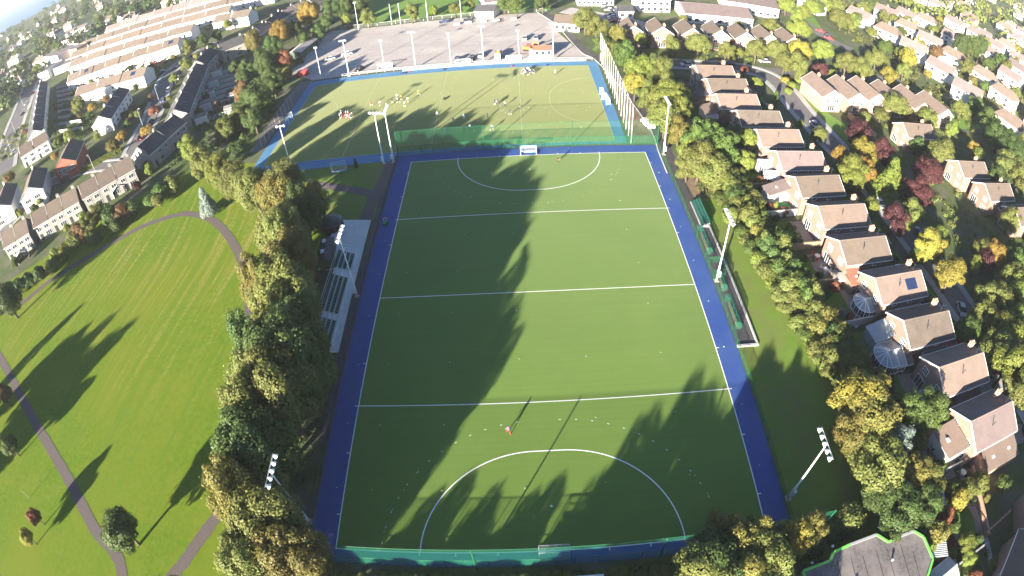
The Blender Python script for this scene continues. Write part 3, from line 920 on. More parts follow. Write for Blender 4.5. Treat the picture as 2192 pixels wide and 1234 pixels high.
def house_parts(L, D, eave, ridge, wall, roof, wins=(), chim=(), hip=0.0, barge=True, doors=(), gutters=True, far=False, flue=False):
    w = MB()
    e2 = eave + .02
    vs = [(x, y, z) for z in (0, e2) for x, y in ((-L / 2, -D / 2), (L / 2, -D / 2), (L / 2, D / 2), (-L / 2, D / 2))]
    fs = [(0, 1, 5, 4), (2, 3, 7, 6)]
    if hip:
        fs += [(1, 2, 6, 5), (3, 0, 4, 7)]
    else:
        vs += [(-L / 2, 0, ridge), (L / 2, 0, ridge)]
        fs += [(1, 2, 6, 9, 5), (3, 0, 4, 8, 7)]
    w.solid(vs, fs)
    subs = []
    for cx, cy, hh in chim:
        c = MB().box((cx, cy, (eave + hh) / 2), (.95, .7, hh - eave)).box((cx, cy, hh + .05), (1.1, .85, .12))
        c.lathe([(.14, 0), (.12, .35)], 8, 0, (cx - .22, cy, hh + .1)).lathe([(.14, 0), (.12, .35)], 8, 0, (cx + .22, cy, hh + .1))
        subs.append(('chimney', c.mesh('chimney', 'brick_pale' if 'brick' in wall else wall)))
    if flue:
        ae = MB().tube([(L * .34, .3, ridge), (L * .34, .3, ridge + 1.7)], .03, 4)
        for k in range(5):
            ae.tube([(L * .34 - .3 + .05 * k, .3 + .22 * (k - 2), ridge + 1.6), (L * .34 + .3 - .05 * k, .3 + .22 * (k - 2), ridge + 1.6)], .018, 4)
        ae.tube([(L * .34, -.2, ridge + 1.6), (L * .34, .8, ridge + 1.6)], .02, 4)
        subs.append(('aerial', ae.mesh('aerial', 'dark_steel')))
        subs.append(('flue', MB().tube([(-.8, -D * .24, eave + .8), (-.8, -D * .24, ridge + .15)], .09, 6).mesh('flue', 'dark_steel')))
    parts = [('wall', w.mesh('wall', wall)), ('roof', roof_mesh(L, D, eave, ridge, roof, hip=hip), subs)]
    if barge and not hip:
        sl = (ridge - eave) / (D / 2)
        ye = D / 2 + .36
        for sx in (-1, 1):
            b = MB()
            for sy in (-1, 1):
                x0, x1 = sx * (L / 2 + .302), sx * (L / 2 + .37)
                p = [(0, ridge + .19), (sy * ye, eave - sl * .36 + .19), (sy * ye, eave - sl * .36 - .12), (0, ridge - .12)]
                b.solid([(x0, y, z) for y, z in p] + [(x1, y, z) for y, z in p],
                        [(0, 1, 2, 3), (7, 6, 5, 4), (0, 4, 5, 1), (1, 5, 6, 2), (2, 6, 7, 3), (3, 7, 4, 0)])
            parts.append(('bargeboard', b.mesh('bargeboard', 'white_paint')))
    if gutters:
        sl = (ridge - eave) / (D / 2)
        for sy in (-1, 1):
            parts.append(('gutter', MB().box((0, sy * (D / 2 + .42), eave - sl * .35 + .04), (L + .5, .12, .12)).mesh('gutter', 'white_paint')))
    for side, u, z, ww, hh, c, r in wins:
        parts.append(window(side_map(side, L, D), u, z, ww, hh, c, r, far))
    for side, u, ww, m in doors:
        d = MB()
        slab(d, side_map(side, L, D), u - ww / 2, u + ww / 2, .05, 2.1, 0, .06)
        parts.append(('door', d.mesh('door', m)))
    return parts


def conservatory(h, x0, y0, s=1.0, pane='glass_pale', long=False):
    """White framed sun room with a many-sided end and a glass roof, against the gable wall; panes are pieces of it."""
    e = 2.4 if long else 1.2
    pts = [(0, -1.9), (-e, -1.9), (-e - .75, -1.6), (-e - 1.35, -.85), (-e - 1.5, 0), (-e - 1.35, .85), (-e - .75, 1.6), (-e, 1.9), (0, 1.9)]
    if long:
        pts = [(0, -1.9), (-1.2, -1.9)] + pts[1:8] + [(-1.2, 1.9), (0, 1.9)]
    pts = [(x0 + a * s, y0 + b2 * s) for a, b2 in pts]
    hub = (x0 - e * s, y0)
    wh, rh = 2.2, 3.3
    fr = MB()
    for a, b2 in zip(pts, pts[1:]):
        fr.tube([(*a, 0), (*a, wh)], .085, 4)
        for z in (.6, wh):
            fr.tube([(*a, z), (*b2, z)], .085, 4)
        n = 2
        for i in range(1, n):
            q = (a[0] + (b2[0] - a[0]) * i / n, a[1] + (b2[1] - a[1]) * i / n)
            fr.tube([(*q, .6), (*q, wh)], .035, 4)
    for p in pts:
        tp = (min(x0, max(hub[0], p[0])), y0, rh) if p[0] > hub[0] else (*hub, rh)
        fr.tube([(*p, wh), tp], .075, 4)
        if p[0] <= hub[0] + .01:
            pass
    fr.tube([(*hub, rh), (x0, y0, rh)], .07, 4)
    o = obj('conservatory', fr.mesh('conservatory', 'white_paint'), h)
    dw = MB()
    for a, b2 in zip(pts, pts[1:]):
        dw.face([(*a, 0), (*b2, 0), (*b2, .58), (*a, .58)])
    obj('dwarf_wall', dw.mesh('dwarf_wall', 'brick'), o)
    for a, b2 in zip(pts, pts[1:]):
        obj('pane', MB().face([(*a, .62), (*b2, .62), (*b2, wh - .03), (*a, wh - .03)]).mesh('pane', 'glass'), o)
        ta = (max(hub[0], a[0]), y0, rh - .03)
        tb = (max(hub[0], b2[0]), y0, rh - .03)
        q = [(*a, wh), (*b2, wh), tb] + ([ta] if ta != tb else [])
        obj('roof_pane', MB().face(q).mesh('roof_pane', pane), o)
    return o


def annexe(h, x0, x1, y0, y1, hh, name='garage', wall='brick', roof='felt_roof', pitch=None, lights=0):
    """A lower wing joined to a house; pitch = 'lean' slopes up towards the house, None is a flat roof with white edge boards."""
    mb = MB().prism([(x0, y0), (x1, y0), (x1, y1), (x0, y1)], 0, hh)
    o = obj(name, mb.mesh(name, wall), h)
    if pitch:
        zt = hh + (y1 - y0) * .35 if pitch == 'S' else hh + (x1 - x0) * .3
        if pitch == 'S':
            v = [(x0 - .15, y0 - .2, hh), (x1 + .15, y0 - .2, hh), (x1 + .15, y1 - .02, zt), (x0 - .15, y1 - .02, zt)]
        else:
            v = [(x0 - .2, y0 - .15, hh), (x1 - .02, y0 - .15, zt), (x1 - .02, y1 + .15, zt), (x0 - .2, y1 + .15, hh)]
        vv = v + [(a, b2, c + .12) for a, b2, c in v]
        obj('roof', MB().solid(vv, [(3, 2, 1, 0), (4, 5, 6, 7), (0, 1, 5, 4), (1, 2, 6, 5), (2, 3, 7, 6), (3, 0, 4, 7)]).mesh('roof', roof), o)
        for i in range(lights):
            t = (i + .5) / lights
            cx, cy = x0 + (x1 - x0) * t, (y0 + y1) / 2
            cz = (hh + zt) / 2 + .14
            obj('skylight', MB().box((cx, cy, cz), (.7, .7, .1)).mesh('skylight', 'white_paint'), o)
    else:
        obj('roof', MB().box(((x0 + x1) / 2, (y0 + y1) / 2, hh + .06), (x1 - x0 - .1, y1 - y0 - .1, .12)).mesh('roof', roof), o)
        e = MB()
        for a, b2, c, d in (((x0 + x1) / 2, y0, x1 - x0 + .2, .1), ((x0 + x1) / 2, y1, x1 - x0 + .2, .1)):
            e.box((a, b2, hh + .03), (c, d, .24))
        for a in (x0, x1):
            e.box((a, (y0 + y1) / 2, hh + .03), (.1, y1 - y0 - .1, .23))
        obj('edge_board', e.mesh('edge_board', 'white_paint'), o)
    return o


# the brick row behind the hedge: gables look over the pitch
W1 = [('W', -2.0, 3.35, 1.25, 1.15, 3, 2), ('W', 2.0, 3.35, 1.25, 1.15, 3, 2), ('W', -1.9, .15, 2.2, 2.05, 3, 1), ('W', 2.2, .9, 1.5, 1.2, 3, 2),
      ('S', -2.5, 3.7, .9, .7, 2, 1), ('S', 1.6, 3.7, .9, .7, 2, 1), ('E', -2.0, 3.3, 1.6, 1.2, 3, 2), ('E', 2.0, 3.3, 1.6, 1.2, 3, 2), ('E', 1.6, .8, 2.0, 1.3, 3, 2)]
HP1 = house_parts(12.0, 8.1, 4.9, 7.1, 'brick', 'tiles_buff', W1, ((4.9, 2.4, 7.6),), doors=(('E', -1.6, 1.0, 'timber'),), flue=True)
HP2 = house_parts(11.6, 8.1, 4.9, 7.1, 'brick', 'tiles_buff', W1, ((4.3, 2.6, 7.6),), doors=(('E', -1.6, 1.0, 'cloth_navy'),), flue=True)
ROW = [(57.1, 86.1, 4), (57.6, 75.9, 5), (56.8, 65.2, 4), (59.4, 55.3, 3), (60.8, 45.2, 4), (62.1, 34.8, 3), (61.9, 24.4, 6), (62.8, 13.7, 5),
       (62.4, 3.0, 6), (65.4, -7.3, 7), (66.1, -17.8, 6), (68.5, -28.1, 7), (69.4, -38.8, 8)]
LAB = ['brick house with buff tiled roof at the road junction end of the hedge row', 'brick house second from the junction in the hedge row, dark timber porch behind',
       'brick house third from the junction in the hedge row, white sun room on its gable', 'brick house fourth from the junction in the hedge row',
       'brick house fifth from the junction in the hedge row, beside the big feathery conifer', 'brick house sixth from the junction, in front of the twin glass domes',
       'brick house with a low tiled wing and skylight facing the hedge', 'brick house between the low tiled wing and the red patio in the hedge row',
       'brick house with the sunlit white patio and red chairs', 'brick house with dark solar panels on its roof', 'brick house with the largest white glass conservatory',
       'brick house with white gable windows between large conservatory and glazed extension', 'brick house with a glazed gable extension, end of the hedge row']
hs = []
for i, (x, y, a) in enumerate(ROW):
    h = place(HP1 if i % 2 else HP2, 'brick_house', LAB[i], 'house', (x, y), R(a), 'brick houses behind the hedge', mats={'roof': [('tiles_buff', 'tiles_brown', 'tiles_buff', 'tiles_dun', 'tiles_buff', 'tiles_purple', 'tiles_brown')[i % 7]]})
    hs.append(h)
    if i in (1, 3, 6, 7, 9, 10):
        annexe(h, -1.5, 5.6, -6.35, -4.07, 2.5)
    if i in (4, 11):
        annexe(h, -2.5, 4.5, -6.6, -4.07, 2.4, 'side_wing', 'brick', 'tiles_brown', 'S')
annexe(hs[1], -9.3, -5.82, -3, 2, 2.5, 'sun_room', 'timber', 'dark_steel', 'W')
annexe(hs[2], -9.6, -6.02, -3.4, 2.2, 2.5, 'sun_room', 'render_white', 'tiles_buff', 'W')
conservatory(hs[5], -5.82, -2.3, 1.3, 'glass_pale')
conservatory(hs[5], -5.82, 2.7, 1.25, 'glass_pale')
annexe(hs[6], -11.2, -6.02, .4, 4.0, 2.4, 'garden_wing', 'render_white', 'tiles_purple', 'W', 1)
annexe(hs[8], -5.6, -2.0, -7.2, -4.07, 2.5, 'side_wing', 'brick', 'tiles_rust', 'S', 1)
conservatory(hs[9], -5.82, -.9, 1.3, 'glass_pale')
conservatory(hs[10], -6.02, -2.6, 1.45, 'glass_pale', True)
annexe(hs[10], -10.0, -6.02, .2, 3.9, 2.4, 'glass_room', 'glass_pale', 'glass_pale', 'W')
annexe(hs[11], -9.0, -5.82, -4.0, -.6, 2.4, 'sun_room', 'render_white', 'glass_pale', 'W')
o = annexe(hs[12], -10.2, -6.02, -2.6, 2.6, 3.0, 'garden_room', 'render_white', 'tiles_buff', 'W', 2)
annexe(hs[12], -3.5, 5.8, -7.6, -4.07, 2.6, 'side_wing', 'brick_pale', 'tiles_buff', 'S', 2)
rf = [c for c in hs[9].children if c.name.startswith('roof')][0]
for k in range(3):                        # panels lie on the sunny slope
    sl = (7.1 - 4.9) / 4.05
    mb = MB()
    x = 1.1 + k * .98
    y0, y1 = -2.9, -1.1
    z0, z1 = 7.1 + sl * y0 + .24, 7.1 + sl * y1 + .24
    v = [(x, y0, z0), (x + .92, y0, z0), (x + .92, y1, z1), (x, y1, z1)]
    mb.solid(v + [(a, b2, c - .06) for a, b2, c in v], [(0, 1, 2, 3), (0, 4, 5, 1), (1, 5, 6, 2), (2, 6, 7, 3), (3, 7, 4, 0)])
    obj('solar_panel', mb.mesh('solar_panel', 'solar'), rf)

# other brick houses on the right
W2 = [('S', -1.8, 3.3, 1.4, 1.15, 3, 1), ('S', 1.8, 3.3, 1.4, 1.15, 3, 1), ('S', -1.8, .8, 1.8, 1.3, 3, 1), ('N', 1.8, 3.3, 1.4, 1.15, 2, 1)]
GW = [('E', -1.7, 3.3, 1.3, 1.1, 2, 1), ('E', 1.7, 3.3, 1.3, 1.1, 2, 1), ('E', 0, .4, 2.4, 1.9, 3, 1), ('W', -1.7, 3.3, 1.3, 1.1, 2, 1), ('W', 1.7, 3.3, 1.3, 1.1, 2, 1), ('S', 1.5, 3.4, .9, .9, 2, 1)]
GB = house_parts(11.5, 8.0, 5.4, 8.1, 'brick', 'tiles_brown', GW, ((3.5, 1.0, 8.5),))
for i, x in enumerate((39.3, 49.6, 60.6, 71.2, 81.2, 91.2, 101.0)):
    place(GB, 'brick_house', '%s brick house with gable to the road, counted from the gravel yard, behind roadside trees' % ORD[i], 'house', (x, 126.2 - .15 * i), R(-90), 'gabled houses beyond the road')
GC = house_parts(13.6, 7.4, 5.0, 7.4, 'brick_pale', 'tiles_buff', GW, ((-4.5, 1.0, 7.9),))
for i, (x, y) in enumerate(((92.3, 79.5), (101.7, 79.3), (110.8, 80.6), (120.0, 80.0), (129.5, 78.5), (139, 76))):
    place(GC, 'brick_house', '%s pale brick house in the close behind the corner hedge' % ORD[i], 'house', (x, y), R(-86), 'pale brick houses of the close')
GD = house_parts(12.0, 8.0, 5.0, 7.4, 'brick', 'tiles_brown', W1, ((3.5, 1.5, 7.9),), flue=True)
for i, (x, y, a) in enumerate(((114, 55, 4), (122, 35.5, 4), (124.5, 25.2, 5), (128.5, 15, 6), (131, 4.5, 6), (133.5, -6, 7))):
    h = place(GD, 'brick_house', '%s brick house east of the copper beeches, counted away from the close' % ORD[i], 'house', (x, y), R(a), 'brick houses east of the road')
    annexe(h, -1, 5, -6.6, -4.02, 2.5)
GE = house_parts(13, 8.4, 5.0, 7.6, 'brick', 'tiles_brown', W1 + W2, ((4, 1.5, 8.1),))
place(GE, 'brick_house', 'brown roofed house cut off by the bottom right corner', 'house', (73.5, -60.5), R(62))
place(GE, 'brick_house', 'ridged roof just inside the bottom edge beside the green-edged building', 'house', (64.2, -66), R(38))

# white semi-detached houses further right
WF = [('S', -3, 3.2, 1.6, 1.2, 2, 1), ('S', 3, 3.2, 1.6, 1.2, 2, 1), ('S', -3, .7, 1.8, 1.4, 2, 1), ('S', 3, .7, 1.8, 1.4, 2, 1), ('E', 0, 3.2, .9, 1.0, 1, 1), ('W', 0, 3.2, .9, 1.0, 1, 1)]
SD = house_parts(13.5, 8.2, 5.4, 8.2, 'render_white', 'tiles_purple', WF, ((0, .6, 9.0),), far=True, barge=False)
SE_ = house_parts(13.5, 8.2, 5.4, 8.2, 'render_white', 'tiles_buff', WF, ((0, .6, 9.0),), far=True, barge=False, hip=2.4)
WH = [(173.4, 183.9, -65), (177.5, 162.9, -54), (204, 180.7, -49), (225, 208.7, -66), (206, 205, -48), (240.7, 208.5, -50), (178.8, 141.6, -48),
      (205.7, 161.7, -50), (178.5, 118.8, -63), (208, 143.5, -62), (279.6, 222.5, -65), (212.5, 123, -68), (176.5, 97.4, -52), (288.3, 207.2, -70),
      (289, 190, -65), (263, 168, -65), (208.7, 103.5, -70), (273, 152, -75), (182, 74, -70), (214, 82, -72), (244, 132, -70), (247, 110, -72),
      (150, 196, -60), (240, 180, -60)]
cnt = {}
for i, (x, y, a) in enumerate(sorted(WH, key=lambda q: q[1])):
    r_ = 'first' if x < 195 else ('second' if x < 232 else 'third')
    cnt[r_] = cnt.get(r_, 0) + 1
    place(SD if i % 3 else SE_, 'white_house', '%s white semi-detached house along the %s row beyond the close, from the near end' % (ORD[cnt[r_] - 1], r_), 'house', (x, y), R(a), 'white houses beyond the close')


def terrace(p0, p1, n, D, eave, ridge, wall, roof, row, end, wins=None, stag=0.0, panels=(), chim=True, far=False, names=None):
    p0, p1 = Vector(p0), Vector(p1)
    d = p1 - p0
    L = d.length / n
    ang = math.atan2(d.y, d.x)
    wins = wins or [('S', -L * .25, 3.1, 1.3, 1.1, 2, 1), ('S', L * .22, 3.1, 1.5, 1.1, 2, 1), ('S', L * .2, .8, 2.0, 1.35, 3, 1), ('N', 0, 3.1, 1.4, 1.1, 2, 1)]
    parts = house_parts(L - .04, D, eave, ridge, wall, roof, wins, ((L / 2 - .55, .3, ridge + .85),) if chim else (), barge=False, doors=(('S', -L * .3, .95, 'dark_steel'),), far=far)
    parts.append(('party_wall', MB().solid([(-L / 2 - .1, y, z) for y, z in ((-D / 2 - .3, eave - .1), (0, ridge + .3), (D / 2 + .3, eave - .1), (D / 2 + .3, eave - .4), (-D / 2 - .3, eave - .4))] +
                                           [(-L / 2 + .1, y, z) for y, z in ((-D / 2 - .3, eave - .1), (0, ridge + .3), (D / 2 + .3, eave - .1), (D / 2 + .3, eave - .4), (-D / 2 - .3, eave - .4))],
                                           [(0, 1, 2, 3, 4), (9, 8, 7, 6, 5), (0, 5, 6, 1), (1, 6, 7, 2), (2, 7, 8, 3), (3, 8, 9, 4), (4, 9, 5, 0)]).mesh('party_wall', wall)))
    nrm = Vector((-math.sin(ang), math.cos(ang)))
    for i in range(n):
        c = p0 + d * ((i + .5) / n) + nrm * stag * (i % 3 - 1)
        lab = '%s house from the %s end of the %s' % (ORD[i], end, row) if n > 1 else row
        h = place(parts, 'terraced_house' if n > 1 else 'house', lab, 'house', (c.x, c.y, .25 * (i % 2) if stag else 0), ang, 'houses of the ' + row if n > 1 else None)
        if i in panels:
            r2 = [q for q in h.children if q.name.startswith('roof')][0]
            sl = (ridge - eave) / (D / 2)
            for k in range(2):
                x = -1.4 + k * 1.5
                v = [(x, -2.8, ridge - sl * 2.8 + .24), (x + 1.4, -2.8, ridge - sl * 2.8 + .24), (x + 1.4, -1, ridge - sl + .24), (x, -1, ridge - sl + .24)]
                obj('solar_panel', MB().solid(v + [(a, b2, c2 - .06) for a, b2, c2 in v], [(0, 1, 2, 3), (0, 4, 5, 1), (1, 5, 6, 2), (2, 6, 7, 3), (3, 7, 4, 0)]).mesh('solar_panel', 'solar'), r2)


GR = dict(D=8.0, eave=5.2, ridge=7.9)
terrace((-127.3, 43.0), (-113.8, 55.0), 3, 8.0, 5.2, 7.9, 'pebbledash', 'tiles_brown', 'brown roofed terrace with the glass sun room', 'inner', chim=True)
terrace((-141.6, 32.4), (-128.2, 42.2), 3, 8.0, 5.2, 7.9, 'pebbledash', 'tiles_brown', 'middle brown roofed terrace by the lawn', 'outer')
terrace((-150.5, 24.6), (-142.6, 30.4), 2, 8.0, 5.2, 7.9, 'pebbledash', 'tiles_brown', 'short brown roofed pair by the lawn', 'road')
g1 = thing('garden_sun_room', 'pale green glass sun room behind the lawn-side terrace', 'sun room', (*(-116.0, 47.1), 0), R(42 - 90))
conservatory(g1, 0, 0, 1.15, 'glass_pale')
g2 = thing('garden_sun_room', 'white glass sun room behind the terrace end by the road', 'sun room', (*(-140.9, 21.0), 0), R(40 - 90))
conservatory(g2, 0, 0, 1.1, 'glass_pale')
terrace((-113.6, 60.0), (-109.8, 79.0), 2, 8.2, 5.2, 8.0, 'pebbledash', 'tiles_slate', 'dark slate pair with the grey gable', 'gable',
        [('S', 0, 3.1, 1.3, 1.1, 2, 1), ('S', 3, 3.1, 1.3, 1.1, 2, 1), ('S', 0, .8, 1.8, 1.3, 2, 1), ('N', 0, 3.1, 1.3, 1.1, 2, 1), ('W', 0, 3.1, .9, 1.0, 2, 1), ('W', -2, .9, .9, 1.0, 2, 1), ('E', 0, 3.1, .9, 1.0, 2, 1)])
terrace((-112.6, 84.0), (-128.6, 131.5), 6, 8.6, 5.2, 8.0, 'pebbledash', 'tiles_slate', 'long dark slate estate terrace', 'pitch')
terrace((-130.5, 135.2), (-132.4, 151.4), 2, 8.6, 5.2, 8.0, 'pebbledash', 'tiles_slate', 'slate pair at the estate bend', 'pitch')
for k, (a, b2, n) in enumerate((((-128.5, 153), (-119.5, 160), 1), ((-118.2, 161), (-114.6, 176), 2), ((-114.2, 178), (-112.8, 193), 2), ((-112, 195), (-105, 206), 2), ((-103, 209), (-92, 224), 2))):
    terrace(a, b2, n, 8.4, 5.2, 8.0, 'pebbledash', 'tiles_purple' if k % 2 else 'tiles_slate', '%s grey block stepping up behind dark trees' % ORD[k], 'lower')
terrace((-158.0, 96.5), (-168.2, 126.5), 3, 8.8, 5.2, 8.0, 'render_white', 'tiles_slate', 'slate terrace with the big white gable', 'white gable')
terrace((-208.5, 104.5), (-286.0, 192.0), 8, 8.6, 5.2, 8.0, 'render_white', 'tiles_slate', 'long dark terrace beside the main road', 'near')
terrace((-202.5, 87.5), (-192.0, 97.0), 2, 9.0, 5.4, 8.2, 'render_white', 'tiles_brown', 'white pair under brown roofs', 'road')
terrace((-153.4, 64.8), (-160.6, 79.6), 1, 9.4, 5.4, 8.3, 'brick_red', 'tiles_brown', 'red brick house with a long band of white windows in its gable', 'x',
        [('W', -2.6, 3.2, 1.5, 1.2, 2, 1), ('W', -.8, 3.2, 1.5, 1.2, 2, 1), ('W', 1, 3.2, 1.5, 1.2, 2, 1), ('W', 2.7, 3.2, 1.3, 1.2, 2, 1), ('W', -1.5, .8, 2.6, 1.4, 3, 1), ('N', 0, 3.1, 1.3, 1.1, 2, 1)])
terrace((-158.6, 49.2), (-168.6, 63.5), 1, 9.4, 5.4, 8.3, 'render_white', 'tiles_brown', 'white house with wide gable windows next to the red brick house', 'x',
        [('W', -2.2, 3.2, 2.2, 1.2, 3, 1), ('W', 1.8, 3.2, 2.2, 1.2, 3, 1), ('W', -2, .8, 2.2, 1.3, 3, 1), ('W', 2.2, .8, 1.8, 1.3, 2, 1)])
terrace((-171.5, 43.0), (-181.5, 57.5), 1, 8.8, 5.4, 8.0, 'render_white', 'tiles_brown', 'brown roofed white house at the estate corner with a hedge round it', 'x',
        [('W', -1.8, 3.2, 1.6, 1.2, 2, 1), ('W', -1.8, .8, 2.2, 1.3, 3, 1)])
terrace((-212, 147.5), (-164.5, 146), 3, 9.0, 5.4, 8.2, 'render_white', 'tiles_brown', 'white block of three with solar panels', 'main-road', stag=.3, panels=(2,))
terrace((-247, 180), (-168.5, 186.5), 8, 8.6, 5.4, 8.2, 'render_white', 'tiles_brown', 'first white terrace behind the estate road', 'main-road', stag=.3, panels=(1, 7))
terrace((-277, 217.5), (-172, 209), 6, 8.6, 5.4, 8.2, 'render_white', 'tiles_dun', 'second white terrace from the estate road', 'main-road', stag=.3)
terrace((-161, 217), (-136, 211), 2, 8.6, 5.4, 8.2, 'render_white', 'tiles_dun', 'white pair continuing the second terrace', 'main-road', stag=.2)
terrace((-300, 246), (-160, 236), 8, 8.6, 5.4, 8.2, 'render_white', 'tiles_brown', 'third white terrace from the estate road', 'main-road', stag=.3)
terrace((-310, 272), (-140, 258), 10, 8.6, 5.4, 8.2, 'render_white', 'tiles_dun', 'fourth white terrace from the estate road', 'main-road', stag=.3, far=True)
terrace((-306, 300), (-150, 286), 9, 8.6, 5.4, 8.2, 'render_white', 'tiles_purple', 'fifth and last white terrace before the woods', 'main-road', stag=.3, far=True)


def block(name, label, cat, p0, p1, depth, h, wall, roof, rise=1.6, nwin=0, two=False, door=None):
    """Long building whose front foot runs from p0 to p1."""
    p0, p1 = Vector(p0), Vector(p1)
    d = p1 - p0
    L = d.length
    ang = math.atan2(d.y, d.x)
    n = Vector((-math.sin(ang), math.cos(ang)))
    c = (p0 + p1) / 2 + n * depth / 2
    wins = []
    for i in range(nwin):
        u = -L / 2 + L * (i + .5) / nwin
        wins.append(('S', u, .9 if not two else 3.4, min(1.8, L / nwin * .55), 1.3, 2, 1))
        if two:
            wins.append(('S', u, .8, min(1.8, L / nwin * .55), 1.4, 2, 1))
    if rise:
        parts = house_parts(L, depth, h, h + rise, wall, roof, wins, barge=False, doors=((('S', door, 1.6, 'dark_steel'),) if door is not None else ()), far=True)
    else:
        w = MB().box((0, 0, h / 2), (L, depth, h))
        e = MB()
        for sy in (-1, 1):
            e.box((0, sy * (depth / 2 - .1), h + .2), (L + .1, .3, .4))
        for sx in (-1, 1):
            e.box((sx * (L / 2 - .1), 0, h + .19), (.3, depth - .5, .4))
        parts = [('wall', w.mesh('wall', wall)), ('roof', MB().box((0, 0, h + .03), (L - .5, depth - .5, .1)).mesh('roof', roof)), ('parapet', e.mesh('parapet', wall))]
        for q in wins:
            parts.append(window(side_map(q[0], L, depth), *q[1:], True))
    return place(parts, name, label, cat, (c.x, c.y), ang)


block('school_building', 'long white school wing under a grey roof behind the gabled houses', 'school', *[(67.9, 153.7), (97.7, 152.2)], 20, 4.2, 'render_white', 'tiles_purple', 2.2, 9)
block('school_building', 'broad flat-pitched school roof with vents beyond the long white wing', 'school', *[(92.5, 177.8), (118.9, 171.3)], 32, 5.0, 'render_white', 'tiles_purple', 2.0, 8)
block('school_building', 'white school front with a gable and dark doors beside the car park', 'school', *[(51.7, 167.8), (65.3, 168.4)], 14, 6.0, 'render_white', 'tiles_purple', 2.2, 5, True, 3)
block('school_building', 'long pale building along the top edge above the car park', 'school', *[(26.2, 177.1), (42.1, 176.7)], 12, 5.5, 'render_white', 'felt_roof', 0, 8)
block('school_building', 'small slate roofed annexe beside the parked cars', 'school', *[(40.5, 156.6), (46.9, 157.0)], 7, 3.2, 'render_white', 'tiles_slate', 1.6, 2)
block('clubhouse', 'white single-storey clubhouse with brown roof at the lane end', 'clubhouse', *[(13.0, 140.5), (22.3, 138.0)], 10, 3.2, 'render_white', 'tiles_brown', 1.9, 4, False, 0)
block('shed', 'dark roofed white shed beyond the gravel yard', 'shed', *[(-17.5, 163.3), (-9.8, 161.0)], 9, 3.2, 'render_white', 'tiles_slate', 1.5, 0)
block('shed', 'white gabled store behind the dark roofed shed', 'shed', *[(-13.0, 172.3), (-5.3, 175.6)], 9, 4.2, 'render_white', 'tiles_purple', 1.5, 0)
block('shed', 'long shed with pale roof between trees and gravel yard', 'shed', *[(-83.7, 134.5), (-81.2, 149.7)], 5, 3.0, 'hut_green', 'gravel', .8, 0)
block('site_hut', 'small grey cabin with red tiled roof beside the digger', 'hut', *[(4.3, 111.5), (10.3, 111.6)], 3.4, 2.5, 'concrete', 'tiles_rust', .9, 3)
block('shop_building', 'white flat roofed building at the far end of the long dark terrace', 'building', *[(-323.0, 225.9), (-311.3, 225.6)], 18, 6.0, 'render_white', 'felt_roof', 0, 3, True)
block('shop_building', 'white windowless hall beside the main road', 'building', *[(-363.2, 275.0), (-325.4, 254.6)], 20, 8.0, 'render_white', 'felt_roof', 0)
block('shop_building', 'low pale building joining hall and first terrace', 'building', *[(-309.7, 229.5), (-289.9, 229.4)], 14, 4.5, 'render_white', 'felt_roof', 0, 4)
block('shop_building', 'orange brick building with rows of small windows', 'building', *[(-326.7, 266.2), (-305.0, 255.9)], 10, 7.5, 'brick_pale', 'felt_roof', 0, 4, True)
block('shop_building', 'white shop with a wide dark sign band', 'building', *[(-388.1, 325.7), (-348.8, 311.7)], 14, 6.5, 'render_white', 'felt_roof', 0, 6, True)
block('shop_building', 'white two-storey building beside the woods above the terraces', 'building', *[(-411.2, 367.9), (-385.6, 363.5)], 10, 6, 'render_white', 'tiles_purple', 1.6, 4, True)
block('house', 'white house with slate roof standing alone behind the last terrace', 'house', *[(-333.1, 346.5), (-319.8, 348.1)], 9, 5.2, 'render_white', 'tiles_slate', 2.5, 3, True)

# flat felt roof with green edge boards at the bottom
gb = thing('flat_roofed_building', 'flat grey felt roof with zigzag lime green edge boards', 'building', (38, -56, 0))
poly = [(29.4, -53.9), (33.4, -53.4), (34.2, -52.4), (36.9, -51.9), (41.3, -51.5), (42.8, -53.0), (44.6, -52.7), (47.4, -52.5), (48.8, -53.8), (49.2, -57.3), (47.3, -59.6), (47.6, -66), (30, -66)]
poly = [(x - 38, y + 56) for x, y in poly]
obj('wall', MB().prism(list(reversed(poly)), 0, 3.7).mesh('wall', 'brick'), gb)
obj('roof', MB().prism([(x * .985, y * .985 - .02) for x, y in reversed(poly)], 3.71, 3.85).mesh('roof', 'felt_roof'), gb)
for i, (a, b2) in enumerate(zip(poly, poly[1:] + poly[:1])):
    d = Vector(b2) - Vector(a)
    mb = MB().box(((a[0] + b2[0]) / 2, (a[1] + b2[1]) / 2, 3.8), (d.length - .08, .34, .34), 0, math.atan2(d.y, d.x))
    obj('edge_board', mb.mesh('edge_board', 'green_trim' if i not in (3, 6) else 'metal_grey'), gb)
for k in range(9):
    obj('felt_seam', MB().box((-7.6 + k * 2.0 + .2 * math.sin(k * 3), -3.4, 3.862), (.06, 11.2 if 1 < k < 8 else 8.0, .02)).mesh('felt_seam', 'dark_steel'), gb)
for x, y in ((-2, -1.5), (4.5, .4), (1.2, -5)):
    obj('roof_vent', MB().lathe([(.16, 3.85), (.16, 4.15), (.24, 4.18), (.05, 4.3)], 8, 0, (x, y, 0)).mesh('roof_vent', 'metal_grey'), gb)
for x, y in ((-3.4, 4.6), (-6.9, 3.0)):
    obj('wall_lamp', MB().box((x, y, 3.4), (.3, .3, .25)).mesh('wall_lamp', 'metal_white'), gb)
ws = thing('lean_to_shed', 'white corrugated roof at the bottom edge below the near fence', 'shed', (0.6, -52.0, 0))
obj('wall', MB().box((0, 0, 1.2), (9.4, 3.4, 2.4)).mesh('wall', 'concrete'), ws)
cr = MB()
